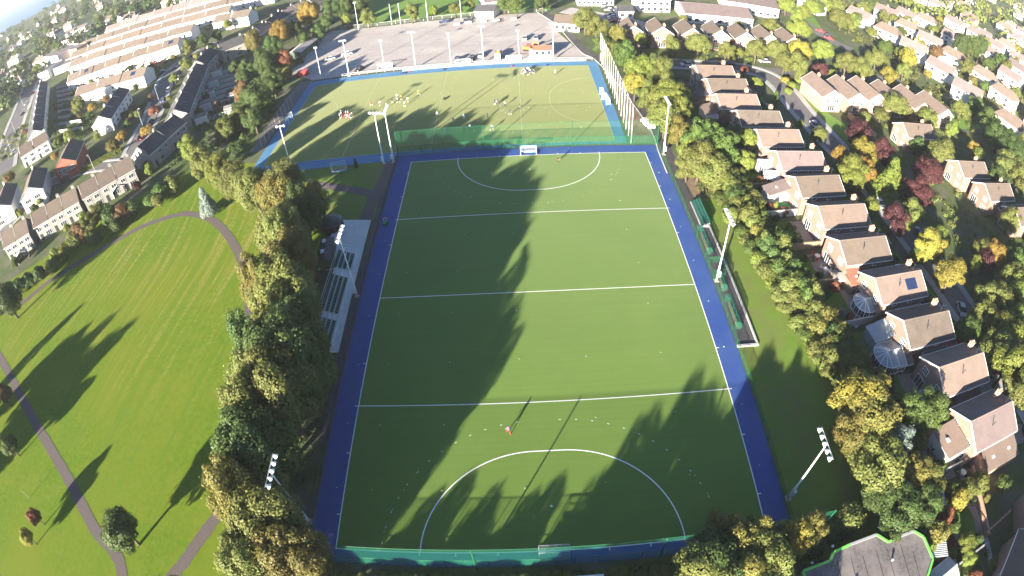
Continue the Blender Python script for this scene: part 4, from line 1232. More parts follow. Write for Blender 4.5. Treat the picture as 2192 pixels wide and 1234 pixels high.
for i in range(48):
    x = -4.7 + i * .2
    cr.solid([(x, -1.9, 2.45), (x + .1, -1.9, 2.53), (x + .2, -1.9, 2.45), (x, 1.9, 2.65), (x + .1, 1.9, 2.73), (x + .2, 1.9, 2.65)], [(0, 1, 4, 3), (1, 2, 5, 4)])
obj('roof', cr.mesh('roof', 'metal_white'), ws)
ws2 = thing('garden_shed', 'narrow shed with ribbed pale roof beside the green-edged building', 'shed', (52.4, -54.3, 0), R(-12))
obj('wall', MB().box((0, 0, 1.1), (2.6, 5.4, 2.2)).mesh('wall', 'brick_pale'), ws2)
cr = MB()
for i in range(20):
    y = -2.8 + i * .28
    cr.solid([(-1.5, y, 2.25), (-1.5, y + .14, 2.34), (-1.5, y + .28, 2.25), (1.5, y, 2.35), (1.5, y + .14, 2.44), (1.5, y + .28, 2.35)], [(3, 4, 1, 0), (4, 5, 2, 1)])
obj('roof', cr.mesh('roof', 'metal_grey'), ws2)
block('garden_shed', 'grey shed with pale lid roof beside the ribbed one', 'shed', (50.4, -61.5), (54.2, -60.4), 2.6, 2.1, 'timber', 'concrete', .5)

# gardens of the brick row: lawns, patios and dividing walls
for i, (x, y, a) in enumerate(ROW):
    sheet('garden_lawn', [(x - 14.5, y - 3.8), (x - 9.2, y - 3.8), (x - 9.2, y + 4), (x - 14.5, y + 4)], .018, 'garden_lawn')
    sheet('patio', [(x - 9.2, y - 4.2), (x - 5.8, y - 4.2), (x - 5.8, y + 4), (x - 9.2, y + 4)], .022, 'patio')
    sheet('driveway', [(x + 6, y - 4), (x + 14.5, y - 4), (x + 14.5, y - .2), (x + 6, y - .2)], .02, 'paving' if i % 2 else 'patio')
    sheet('front_lawn', [(x + 6, y + .2), (x + 14.5, y + .2), (x + 14.5, y + 4), (x + 6, y + 4)], .02, 'garden_lawn')
    tag(obj('garden_wall', MB().box((0, 0, .85), (9.5, .16, 1.7)).box((0, 0, 1.74), (9.6, .26, .1)).mesh('garden_wall', 'timber' if i % 3 else 'concrete'), None, (x - 10.6, y - 5.2, 0), R(a)),
        '%s garden wall from the junction end, between two back gardens of the hedge row' % ORD[i], 'garden wall', 'walls between back gardens')
sheet('garden_lawn', [(60.6 + 2.2 * math.cos(t), -52.5 + 3.4 * math.sin(t)) for t in (math.pi * k / 10 for k in range(20))], .03, 'garden_lawn')
sheet('patio', [(60.6 + 3.3 * math.cos(t), -52.5 + 4.6 * math.sin(t)) for t in (math.pi * k / 10 for k in range(20))], .02, 'patio')
sheet('patio', [(56, -45.5), (62.5, -44.8), (62, -38), (58, -37)], .02, 'patio')
tag(obj('corner_wall', MB().box((0, 0, .9), (.3, 13, 1.8)).mesh('corner_wall', 'brick_pale'), None, (99.5, 63.5, 0), R(14)), 'long pale brick garden wall beside the corner house', 'wall')
tag(obj('corner_lawn', MB().face([(86.6, 96, .02), (90, 98, .02), (92, 70, .02), (98, 54, .02), (88.5, 52, .02), (86.4, 70, .02)]).mesh('corner_lawn', 'field_grass')), kind='structure')
tag(obj('verge_lawn', MB().face([(128, 170, .02), (140, 210, .02), (152, 205, .02), (138, 160, .02)]).mesh('verge_lawn', 'field_grass')), kind='structure')
tag(obj('back_lawn', MB().face([(146, 82, .02), (168, 84, .02), (166, 74, .02), (146, 70, .02)]).mesh('back_lawn', 'field_grass')), kind='structure')


# ------------------------------------------------------------------ trees
def quads_mesh(name, P, N, S, rs, mat_name, stretch=1.0):
    """One leaf-spray quad per point P, facing N, of size S."""
    n = len(P)
    N = N / np.linalg.norm(N, axis=1, keepdims=True)
    up = rs.normal(size=(n, 3))
    A = np.cross(N, up)
    A /= np.linalg.norm(A, axis=1, keepdims=True)
    B = np.cross(N, A)
    S = S[:, None]
    k = (rs.rand(n, 1) - .5) * .5
    V = np.stack([P - A * S, P + B * S * stretch * .62 + N * S * k, P + A * S, P - B * S * stretch * .62 + N * S * k], 1).reshape(-1, 3)
    me = bpy.data.meshes.new(name)
    me.vertices.add(4 * n)
    me.vertices.foreach_set('co', V.astype(np.float32).ravel())
    me.loops.add(4 * n)
    me.loops.foreach_set('vertex_index', np.arange(4 * n, dtype=np.int32))
    me.polygons.add(n)
    me.polygons.foreach_set('loop_start', np.arange(0, 4 * n, 4, dtype=np.int32))
    me.polygons.foreach_set('loop_total', np.full(n, 4, dtype=np.int32))
    me.materials.append(MATS[mat_name])
    me.update()
    me.validate()
    return me


def crown(name, seed, Rc, Hc, zc, lobes, leaves, size, flat=0.0, low=-.55, lobe_r=(.26, .42), reach=(.5, .82), shape='round'):
    """A crown of many leaf clumps: sprays of leaves sit on the skin of overlapping lobes, so gaps and shaded hollows remain."""
    rs = np.random.RandomState(seed)
    C, Q = [], []
    while len(C) < lobes:
        d = rs.normal(size=3)
        d /= np.linalg.norm(d)
        if d[2] < low:
            continue
        r = rs.uniform(*reach)
        p = d * r
        lr = rs.uniform(*lobe_r)
        if shape == 'cone':
            z = rs.rand() ** 1.4
            t = rs.rand() * 2 * np.pi
            w = (1 - z) * .72 + .05
            p = np.array([np.cos(t) * w, np.sin(t) * w, z * 2 - 1])
            lr = .12 + .22 * (1 - z)
        if shape == 'column':
            t = rs.rand() * 2 * np.pi
            z = rs.rand()
            w = .55 * math.sin(math.pi * min(1, z * .75 + .22))
            p = np.array([np.cos(t) * w, np.sin(t) * w, z * 2 - 1])
            lr = .42
        C.append(p)
        Q.append(lr)
    C, Q = np.array(C), np.array(Q)
    w = Q ** 2
    idx = rs.choice(lobes, leaves * 2, p=w / w.sum())
    d = rs.normal(size=(leaves * 2, 3))
    d /= np.linalg.norm(d, axis=1, keepdims=True)
    rad = Q[idx] * np.where(rs.rand(leaves * 2) < .3, 1 + np.abs(rs.normal(0, .14, leaves * 2)), 1 - np.abs(rs.normal(0, .12, leaves * 2)))
    if shape in ('cone', 'column'):
        rad[:, ] *= 1.0
    P = C[idx] + d * rad[:, None]
    keep = np.ones(len(P), bool)
    for c, q in zip(C, Q):
        keep &= ~(np.linalg.norm(P - c, axis=1) < q * .74)
    keep &= P[:, 2] > -1.02
    P, d = P[keep][:leaves], d[keep][:leaves]
    N = d * .9 + P * .35 + rs.normal(size=P.shape) * .42 + np.array([0, 0, .25])
    P = P * np.array([Rc, Rc, Hc / 2]) * .97
    P[:, 2] += zc
    S = size * rs.uniform(.6, 1.3, len(P))
    return quads_mesh(name, P, N, S, rs, 'leaf_green')


def trunk(name, seed, h, r, zc, Rc, limbs=6, m='bark'):
    rs = random.Random(seed)
    mb = MB()
    x = y = 0
    pts = []
    for i in range(5):
        pts.append((x, y, h * i / 4))
        x += rs.uniform(-.25, .25)
        y += rs.uniform(-.25, .25)
    mb.tube(pts, [r * 1.35, r, r * .8, r * .55, r * .2], 8)
    for k in range(limbs):
        t = 2 * math.pi * k / limbs + rs.uniform(-.4, .4)
        z0 = h * rs.uniform(.3, .62)
        q = rs.uniform(.45, .75) * Rc
        a = Vector((pts[2][0] * .6, pts[2][1] * .6, z0))
        b2 = Vector((math.cos(t) * q, math.sin(t) * q, z0 + rs.uniform(.25, .5) * Rc))
        mid = (a + b2) / 2 + Vector((0, 0, -.06 * Rc))
        mb.tube([a, mid, b2], [r * .42, r * .3, r * .08], 5)
    return mb.mesh(name, m, smooth=True)


PROTO = {}


def proto(key, name, H, Rc, cm, tm):
    PROTO[key] = (name, H, Rc, [('trunk', tm), ('crown', cm)])


for k, seed in (('oak', 1), ('oak2', 2), ('oak3', 3)):
    proto(k, 'broadleaf_tree', 15.0, 5.6, crown('crown', seed, 5.6, 12.6, 8.7, 70, 21000, .215, lobe_r=(.14, .36), reach=(.42, .94), low=-.8), trunk('trunk', seed, 13, .42, 9, 5.2))
for k, seed in (('ash', 11), ('ash2', 12)):
    proto(k, 'broadleaf_tree', 10.0, 4.2, crown('crown', seed, 4.2, 8.2, 5.9, 54, 11500, .2, lobe_r=(.13, .36), reach=(.4, .95), low=-.7), trunk('trunk', seed, 8.6, .26, 6, 4))
for k, seed in (('round', 21), ('round2', 22)):
    proto(k, 'garden_tree', 6.5, 2.8, crown('crown', seed, 2.8, 5.0, 4.0, 38, 7000, .165, lobe_r=(.2, .38), reach=(.45, .8)), trunk('trunk', seed, 5.4, .16, 4, 2.6))
proto('cone', 'conifer', 9.0, 3.0, crown('crown', 31, 3.0, 8.6, 4.7, 110, 10000, .2, shape='cone'), trunk('trunk', 31, 8, .2, 4, 1.5, 4))
proto('cedar', 'conifer', 13.0, 7.0, crown('crown', 32, 7.0, 10.5, 7.4, 110, 16000, .28, lobe_r=(.1, .24), reach=(.35, .92), low=-.4), trunk('trunk', 32, 11, .5, 7, 6.5, 9))
proto('column', 'cypress', 8.0, 1.6, crown('crown', 33, 1.6, 7.6, 4.1, 44, 6000, .16, shape='column'), trunk('trunk', 33, 7, .14, 4, .8, 3))
for k, seed in (('shrub', 41), ('shrub2', 42), ('shrub3', 43)):
    proto(k, 'shrub', 2.8, 1.9, crown('crown', seed, 1.9, 3.0, 1.35, 30, 3800, .15, lobe_r=(.24, .46), reach=(.4, .74), low=-.3), trunk('trunk', seed, 1.8, .08, 1.3, 1.6, 5))
for k, seed in (('far', 51), ('far2', 52)):
    proto(k, 'broadleaf_tree', 10.0, 4.6, crown('crown', seed, 4.6, 8.6, 5.6, 30, 2200, .5, lobe_r=(.26, .44), reach=(.4, .78)), trunk('trunk', seed, 8, .3, 5, 4, 4))
ALT = {'oak': ('oak', 'oak2', 'oak3'), 'ash': ('ash', 'ash2'), 'round': ('round', 'round2'), 'shrub': ('shrub', 'shrub2', 'shrub3'), 'far': ('far', 'far2')}


def tree(x, y, h, r, kind, col, label, group=None, cat=None):
    k = rnd.choice(ALT.get(kind, (kind,)))
    name, H, Rc, parts = PROTO[k]
    s = r / Rc
    t = thing(name, label, cat or {'shrub': 'shrub', 'conifer': 'conifer', 'cypress': 'cypress'}.get(name, 'tree'), (x, y, 0), rnd.uniform(0, 6.28), group, (s * rnd.uniform(.93, 1.07), s * rnd.uniform(.93, 1.07), h / H))
    obj('trunk', parts[0][1], t)
    obj('crown', parts[1][1], t, mats=['leaf_' + col])
    return t


COLW = dict(dark='dark green', green='fresh green', olive='olive', yellow='yellow', lime='yellow-green', orange='orange', autumn='autumn-tinted', copper='purple copper-leaved',
            brown='brownish', spruce='blue-grey', rust='russet')


def plant(rows, text, group, near=None):
    """Label every tree by colour, size and its order along the row."""
    cnt = {}
    rows = sorted(rows, key=lambda q: q[1])
    for (x, y, h, r, kind, col) in rows:
        sz = 'tall' if h >= 12 else ('small' if h < 6 else 'medium')
        key = (sz, col, kind == 'shrub')
        cnt[key] = cnt.get(key, 0) + 1
    seen = {}
    for (x, y, h, r, kind, col) in rows:
        sz = 'tall' if h >= 12 else ('small' if h < 6 else 'medium')
        key = (sz, col, kind == 'shrub')
        seen[key] = seen.get(key, 0) + 1
        noun = 'shrub' if kind == 'shrub' else ('conifer' if kind in ('cone', 'cedar') else ('cypress' if kind == 'column' else 'tree'))
        if cnt[key] == 1:
            lab = 'the only %s %s %s %s' % (sz, COLW[col], noun, text)
        else:
            lab = '%s %s %s %s %s, from the near side' % (ORD[seen[key] - 1], sz, COLW[col], noun, text)
        tree(x, y, h, r, kind, col, lab, group)


BELT = [(-39.6, -8.8, 17, 5.5, 'oak', 'olive'),
    (-36.5, -21.0, 18, 5.7, 'oak', 'dark'),
    (-35.3, -28.4, 18, 5.8, 'oak', 'olive'),
    (-39.6, -31.1, 15, 3.8, 'oak', 'dark'),
    (-36.4, -37.2, 17, 5.2, 'oak', 'dark'),
    (-39.4, -39.1, 13, 3.2, 'oak', 'olive'),
    (-33.7, -45.3, 15, 5.0, 'oak', 'olive'),
    (-29.9, -50.0, 13, 4.4, 'oak', 'autumn'),
    (-35.4, -50.6, 13, 4.0, 'oak', 'olive'),
    (-45.6, 8.1, 16, 5.2, 'oak', 'olive'),
    (-42.3, 1.3, 15, 4.2, 'oak', 'autumn'),
    (-51.5, 21.9, 14, 4.8, 'oak', 'autumn'),
    (-53.1, 29.6, 13, 4.2, 'oak', 'olive'),
    (-60.5, 29.1, 13, 4.4, 'oak', 'olive'),
    (-67.6, 33.8, 12, 4.0, 'oak', 'olive'),
    (-74.6, 39.9, 11.5, 4.0, 'oak', 'lime'),
    (-83.5, 46.8, 11, 4.0, 'ash', 'olive'),
    (-93.6, 58.0, 9, 3.4, 'ash', 'lime'),
    (-36.0, -13.8, 15, 3.8, 'oak', 'dark'),
    (-32.5, -24.2, 16, 3.8, 'oak', 'dark'),
    (-41.0, -23.8, 15, 4.0, 'oak', 'olive')]
BELT += [(-36.4 - min(8.4, i * 1.1) + .4 * math.sin(i * 2.3), -50 + 6.1 * i, (12, 18, 11, 18, 12, 17, 12, 18, 11, 17, 12, 15, 11)[i], 3.2, 'oak', ('olive', 'autumn', 'dark')[i % 3]) for i in range(13)]  # added shading row inside the belt, heights alternated to break up its shadow
BELT += [(-45.2 + .6 * math.sin(i * 1.9), -9 + 4.2 * i, 4.4 + .6 * math.sin(i), 2.5, 'shrub', 'dark') for i in range(9)]  # unseen shrubs added beneath the crowns to block low sun by the hut
plant(BELT, 'in the belt beside the lawn', 'trees of the lawn belt')
# trees beyond the near fence, outside the picture: their shadows reach over the pitch
for i, (x, y, h, r, k) in enumerate(((-31, -70, 9, 4.2, 'ash'), (-24, -68, 8, 4, 'ash'), (-17, -67, 8, 4, 'ash'), (-10.5, -73, 13, 4.6, 'oak'), (-8.5, -80, 16.5, 5, 'oak'), (-1, -78, 14, 5, 'oak'), (6, -75, 13, 5, 'oak'),
                                     (10, -66, 9, 4, 'ash'), (16, -68, 11, 5, 'oak'), (22, -67, 10, 5, 'oak'), (-38, -66, 12, 5, 'oak'), (-45, -60, 13, 5, 'oak'), (-4, -66, 7, 3.6, 'ash'))):
    tree(x, y, h, r, k, 'olive', 'olive tree south of the near fence, outside the picture', 'trees south of the near fence')
for i, (x, y, h, r, k) in enumerate(((-106, -48, 10.5, 3.2, 'column'), (-110, -52, 11.5, 4, 'ash'), (-113, -47, 11.5, 4.2, 'ash'), (-116, -42, 9.5, 3.5, 'ash'), (-122, -36, 9, 2, 'column'))):
    tree(x, y, h, r, k, 'green', 'green tree beyond the park path, just outside the picture', 'trees beyond the park path')

LAWN = [(-58.9, -49.3, 8.0, 3.5, 'round', 'dark'),
    (-124.1, -1.8, 11, 4.6, 'ash', 'dark'),
    (-75.9, 31.6, 7.5, 2.4, 'cone', 'spruce'),
    (-95.9, -38.2, 5.6, 2.4, 'round', 'green'),
    (-106.5, -27.1, 6, 2.6, 'round', 'brown'),
    (-81.3, -50.1, 4.6, 1.5, 'round', 'rust'),
    (-81.7, -54.0, 4.4, 1.5, 'round', 'yellow')]
for t_, lab in zip(LAWN, ('dark green tree on the park lawn between the two paths', 'dark tree at the left edge beside the lawn hedge', 'blue-grey spruce at the top of the lawn beside the path',
                          'round green tree between path and left edge of the lawn', 'brownish tree cut by the left edge', 'small russet tree near the left bottom of the lawn', 'small yellow tree beside the russet one')):
    tree(*t_, lab)
tag(obj('sapling', MB().tube([(0, 0, 0), (.05, .1, 1.2), (0, .2, 2.6)], [.05, .04, .01], 5).tube([(0, .1, 1.4), (.4, .3, 2.2)], [.03, .01], 4).tube([(0, .1, 1.6), (-.4, 0, 2.4)], [.03, .01], 4).mesh('sapling', 'bark_pale'), None, (*(-88.0, -46.1), 0)),
    'bare sapling on the grass left of the wide path', 'sapling')

FARL = [(-80.4, 82.0, 12, 5.4, 'oak', 'dark'),
    (-90.9, 94.2, 9, 3.6, 'ash', 'brown'),
    (-91.6, 117.3, 13, 4.2, 'oak', 'dark'),
    (-85.6, 122.1, 9, 3.6, 'ash', 'rust'),
    (-96.5, 139.1, 11, 4.0, 'oak', 'dark'),
    (-111.0, 153.4, 12, 4.2, 'oak', 'autumn'),
    (-100.7, 158.9, 12, 4.4, 'oak', 'orange'),
    (-92.3, 177.6, 14, 5.0, 'oak', 'orange'),
    (-81.3, 166.9, 9, 3.4, 'ash', 'dark'),
    (-95.5, 163.4, 9, 3.4, 'ash', 'dark'),
    (-83.3, 181.5, 12, 4.5, 'oak', 'dark'),
    (-77.3, 183.3, 12, 4.5, 'oak', 'dark'),
    (-70.7, 185.8, 11, 4.5, 'oak', 'dark'),
    (-81.3, 153.7, 8, 3.5, 'ash', 'dark'),
    (-85.6, 147.6, 7, 3.0, 'ash', 'green'),
    (-81.1, 97.9, 8, 4.0, 'ash', 'dark'),
    (-85.5, 81.2, 8, 3.6, 'ash', 'dark'),
    (-76.7, 80.3, 8, 3.8, 'ash', 'dark'),
    (-84.4, 74.6, 8, 3.4, 'ash', 'olive'),
    (-77.6, 71.4, 9, 4.0, 'ash', 'dark'),
    (-89.3, 114.6, 7, 3.4, 'ash', 'dark'),
    (-81.8, 112.9, 5, 2.4, 'shrub', 'autumn'),
    (-101.1, 116.7, 6, 3.2, 'ash', 'dark'),
    (-108.4, 125.9, 7, 3.2, 'ash', 'dark'),
    (-103.3, 125.1, 7, 3.2, 'ash', 'dark')]
plant(FARL, 'beside the far pitch', 'trees left of the far pitch')
YARD = [(-72.3, 167.5, 7.5, 2.6, 'round', 'lime'),
    (-62.3, 164.3, 9, 3.6, 'ash', 'olive'),
    (-43.4, 163.5, 9, 3.8, 'ash', 'olive'),
    (-34.5, 168.0, 6, 1.9, 'round', 'lime'),
    (-25.6, 166.2, 7, 3.0, 'round', 'olive'),
    (-0.2, 160.1, 10, 4.8, 'ash', 'green'),
    (-5.0, 167.2, 9, 3.5, 'ash', 'green'),
    (10.4, 163.6, 10, 4.0, 'ash', 'dark'),
    (-19.9, 173.8, 6, 2.2, 'round', 'olive')]
plant(YARD, 'on the field edge beyond the gravel', 'trees by the gravel yard')
ESTATE = [(-86.7, 68.6, 8, 3.6, 'ash', 'olive'),
    (-96.8, 63.2, 7, 3.4, 'ash', 'olive'),
    (-144.1, 148.2, 7, 3.2, 'ash', 'olive'),
    (-143.7, 134.9, 5, 2.6, 'round', 'lime'),
    (-132.6, 99.4, 5.5, 2.7, 'round', 'rust'),
    (-126.2, 83.0, 5, 2.8, 'round', 'orange'),
    (-137.1, 75.3, 6, 3.0, 'round', 'autumn'),
    (-176.1, 94.3, 7, 3.0, 'round', 'lime'),
    (-182.6, 92.8, 6, 2.6, 'round', 'green'),
    (-195.7, 126.3, 10, 4.2, 'ash', 'olive'),
    (-184.3, 122.9, 6, 3.0, 'round', 'orange'),
    (-175.0, 81.2, 4.5, 2.2, 'round', 'orange'),
    (-224.8, 217.0, 6, 3.0, 'round', 'green'),
    (-209.4, 218.4, 6, 2.8, 'round', 'green'),
    (-200.8, 220.5, 6, 2.8, 'round', 'dark'),
    (-155.9, 172.5, 9, 3.8, 'ash', 'olive'),
    (-149.1, 175.8, 9, 3.8, 'ash', 'dark'),
    (-145.3, 183.8, 8, 3.4, 'ash', 'dark'),
    (-149.0, 204.5, 7, 3.0, 'round', 'lime'),
    (-334.0, 353.7, 12, 5.5, 'ash', 'olive'),
    (-312.6, 349.0, 13, 6.0, 'oak', 'dark'),
    (-489.2, 488.9, 10, 5, 'ash', 'dark'),
    (-383.3, 386.7, 9, 4.5, 'ash', 'olive'),
    (-426.4, 348.3, 14, 6.0, 'oak', 'olive'),
    (-580.2, 554.7, 12, 5.5, 'oak', 'dark'),
    (-388.9, 320.7, 8, 4.0, 'ash', 'orange'),
    (-538.1, 503.1, 9, 5.0, 'ash', 'brown'),
    (-354.5, 256.4, 9, 4.5, 'ash', 'lime'),
    (-303.5, 355.7, 12, 6.0, 'oak', 'dark'),
    (-288.5, 355.1, 10, 5, 'ash', 'dark'),
    (-260.9, 327.7, 8, 4, 'ash', 'lime'),
    (-195.7, 70.7, 6, 3.5, 'round', 'brown'),
    (-110.1, 56.5, 4, 1.8, 'column', 'lime'),
    (-139.0, 83.6, 5, 2.2, 'round', 'orange'),
    (-158.6, 92.3, 4, 1.6, 'column', 'lime'),
    (-144.8, 96.0, 3.5, 2.2, 'shrub', 'green'),
    (-224.0, 180.2, 3, 2, 'shrub', 'green'),
    (-226.2, 173.7, 3, 2, 'shrub', 'lime'),
    (-216.9, 180.4, 3, 2, 'shrub', 'dark'),
    (-199.7, 177.2, 3, 2.2, 'shrub', 'dark'),
    (-255.2, 203.1, 3, 2, 'shrub', 'green'),
    (-229.2, 159.4, 4, 2.2, 'round', 'dark'),
    (-184.2, 133.9, 4, 2.2, 'shrub', 'brown'),
    (-214.1, 155.7, 4, 2.2, 'round', 'olive')]
plant(ESTATE, 'on the housing estate', 'estate trees')
HEDGEL = [(-93.3, 43.6, 5, 3.0, 'shrub', 'olive'),
    (-95.7, 41.2, 5, 3.2, 'shrub', 'dark'),
    (-97.7, 37.7, 4, 2.6, 'shrub', 'green'),
    (-109.5, 48.1, 3, 1.8, 'shrub', 'copper'),
    (-102.3, 35.4, 4.5, 2.6, 'shrub', 'dark'),
    (-105.0, 32.9, 5, 3, 'shrub', 'brown'),
    (-108.3, 31.4, 6, 3.2, 'shrub', 'dark'),
    (-113.2, 32.7, 7, 3.4, 'ash', 'olive'),
    (-114.4, 28.1, 6.5, 3.2, 'ash', 'olive'),
    (-116.3, 26.2, 6, 3, 'shrub', 'brown'),
    (-117.8, 23.4, 5, 2.8, 'shrub', 'olive'),
    (-119.6, 20.1, 4, 2.4, 'shrub', 'autumn'),
    (-122.4, 18.6, 4, 2.2, 'shrub', 'lime'),
    (-121.0, 14.4, 4, 2.4, 'shrub', 'olive'),
    (-124.3, 11.8, 4, 2.4, 'shrub', 'dark'),
    (-127.6, 9.8, 4, 2.4, 'shrub', 'dark'),
    (-129.6, 7.4, 4.5, 2.6, 'shrub', 'dark'),
    (-131.6, 4.9, 5, 3, 'shrub', 'dark'),
    (-140.6, 17.6, 4, 1.6, 'round', 'green'),
    (-95.2, 37.9, 4, 2.2, 'shrub', 'olive'),
    (-110.2, 24.4, 4, 2.4, 'shrub', 'dark'),
    (-104.8, 28.5, 4, 2.4, 'shrub', 'dark'),
    (-119.6, 32.8, 5, 2.4, 'shrub', 'lime'),
    (-127.6, 31.5, 3, 1.4, 'shrub', 'lime'),
    (-107.4, 54.0, 5, 1.6, 'round', 'lime'),
    (-157.8, 50.7, 3, 1.8, 'shrub', 'lime'),
    (-157.1, 46.4, 3, 1.8, 'shrub', 'green')]
plant(HEDGEL, 'in the hedge along the brown terraces', 'hedge along the lawn')
LANE_T = [(24.0, 134.3, 11, 4.8, 'ash', 'olive'),
    (26.4, 121.9, 11, 4.4, 'ash', 'olive'),
    (26.9, 111.3, 8, 3.2, 'ash', 'green'),
    (32.9, 115.1, 10, 3.8, 'ash', 'autumn'),
    (31.8, 96.9, 10, 4.6, 'ash', 'green'),
    (28.6, 104.4, 8, 3.4, 'ash', 'olive'),
    (33.1, 79.8, 12, 5.0, 'oak', 'lime'),
    (38.2, 80.0, 12, 4.6, 'oak', 'olive'),
    (30.3, 74.0, 9, 4, 'ash', 'yellow'),
    (32.8, 67.9, 9, 4.2, 'ash', 'olive'),
    (37.2, 62.1, 12, 5.0, 'oak', 'lime'),
    (37.8, 55.6, 10, 4.2, 'ash', 'lime'),
    (33.6, 53.0, 10, 4.4, 'ash', 'olive'),
    (36.0, 48.1, 8, 3.6, 'ash', 'autumn'),
    (39.6, 40.7, 12, 6.0, 'cedar', 'green'),
    (42.0, 36.6, 12, 5.5, 'cedar', 'green'),
    (36.4, 32.0, 10, 4.8, 'ash', 'olive'),
    (38.8, 29.2, 9, 4.6, 'ash', 'olive'),
    (36.9, 39.3, 8, 3.6, 'ash', 'lime'),
    (50.9, 46.6, 7, 2.8, 'ash', 'dark'),
    (53.0, 44.5, 7, 2.6, 'round', 'lime'),
    (49.6, 36.2, 6, 2.4, 'round', 'lime'),
    (34.0, 32.4, 7, 3, 'ash', 'olive'),
    (40.6, 114.1, 8, 2.6, 'round', 'lime')]
plant(LANE_T, 'between lane and brick row', 'trees along the lane')
ROADT = [(50.2, 110.1, 8, 3.8, 'ash', 'olive'),
    (59.8, 110.4, 9.5, 4.6, 'ash', 'olive'),
    (68.6, 106.6, 8, 3.6, 'ash', 'olive'),
    (75.5, 111.0, 5, 2, 'round', 'lime'),
    (80.8, 108.8, 9, 4.2, 'ash', 'olive'),
    (89.2, 108.4, 9.5, 4.6, 'ash', 'olive'),
    (100.4, 112.6, 9.5, 4.4, 'ash', 'yellow'),
    (112.6, 116.7, 9, 4.6, 'ash', 'lime'),
    (99.4, 138.9, 9, 4.8, 'ash', 'olive'),
    (113.0, 139.5, 10, 5.0, 'ash', 'lime'),
    (64.6, 145.3, 6, 2.2, 'round', 'olive'),
    (71.5, 95.7, 4, 1.7, 'round', 'rust'),
    (71.5, 85.2, 4.5, 2.3, 'round', 'lime'),
    (86.2, 140.7, 6, 3, 'round', 'olive'),
    (93.8, 100.2, 8, 3.8, 'ash', 'olive'),
    (88.4, 100.4, 8, 3.4, 'ash', 'olive'),
    (126.3, 179.4, 10, 5, 'ash', 'lime'),
    (130.4, 170.7, 9, 5, 'ash', 'lime'),
    (148.1, 187.8, 9, 5, 'ash', 'green'),
    (73.5, 73.9, 4.5, 1.1, 'column', 'green')]
plant(ROADT, 'along the upper road', 'roadside trees')
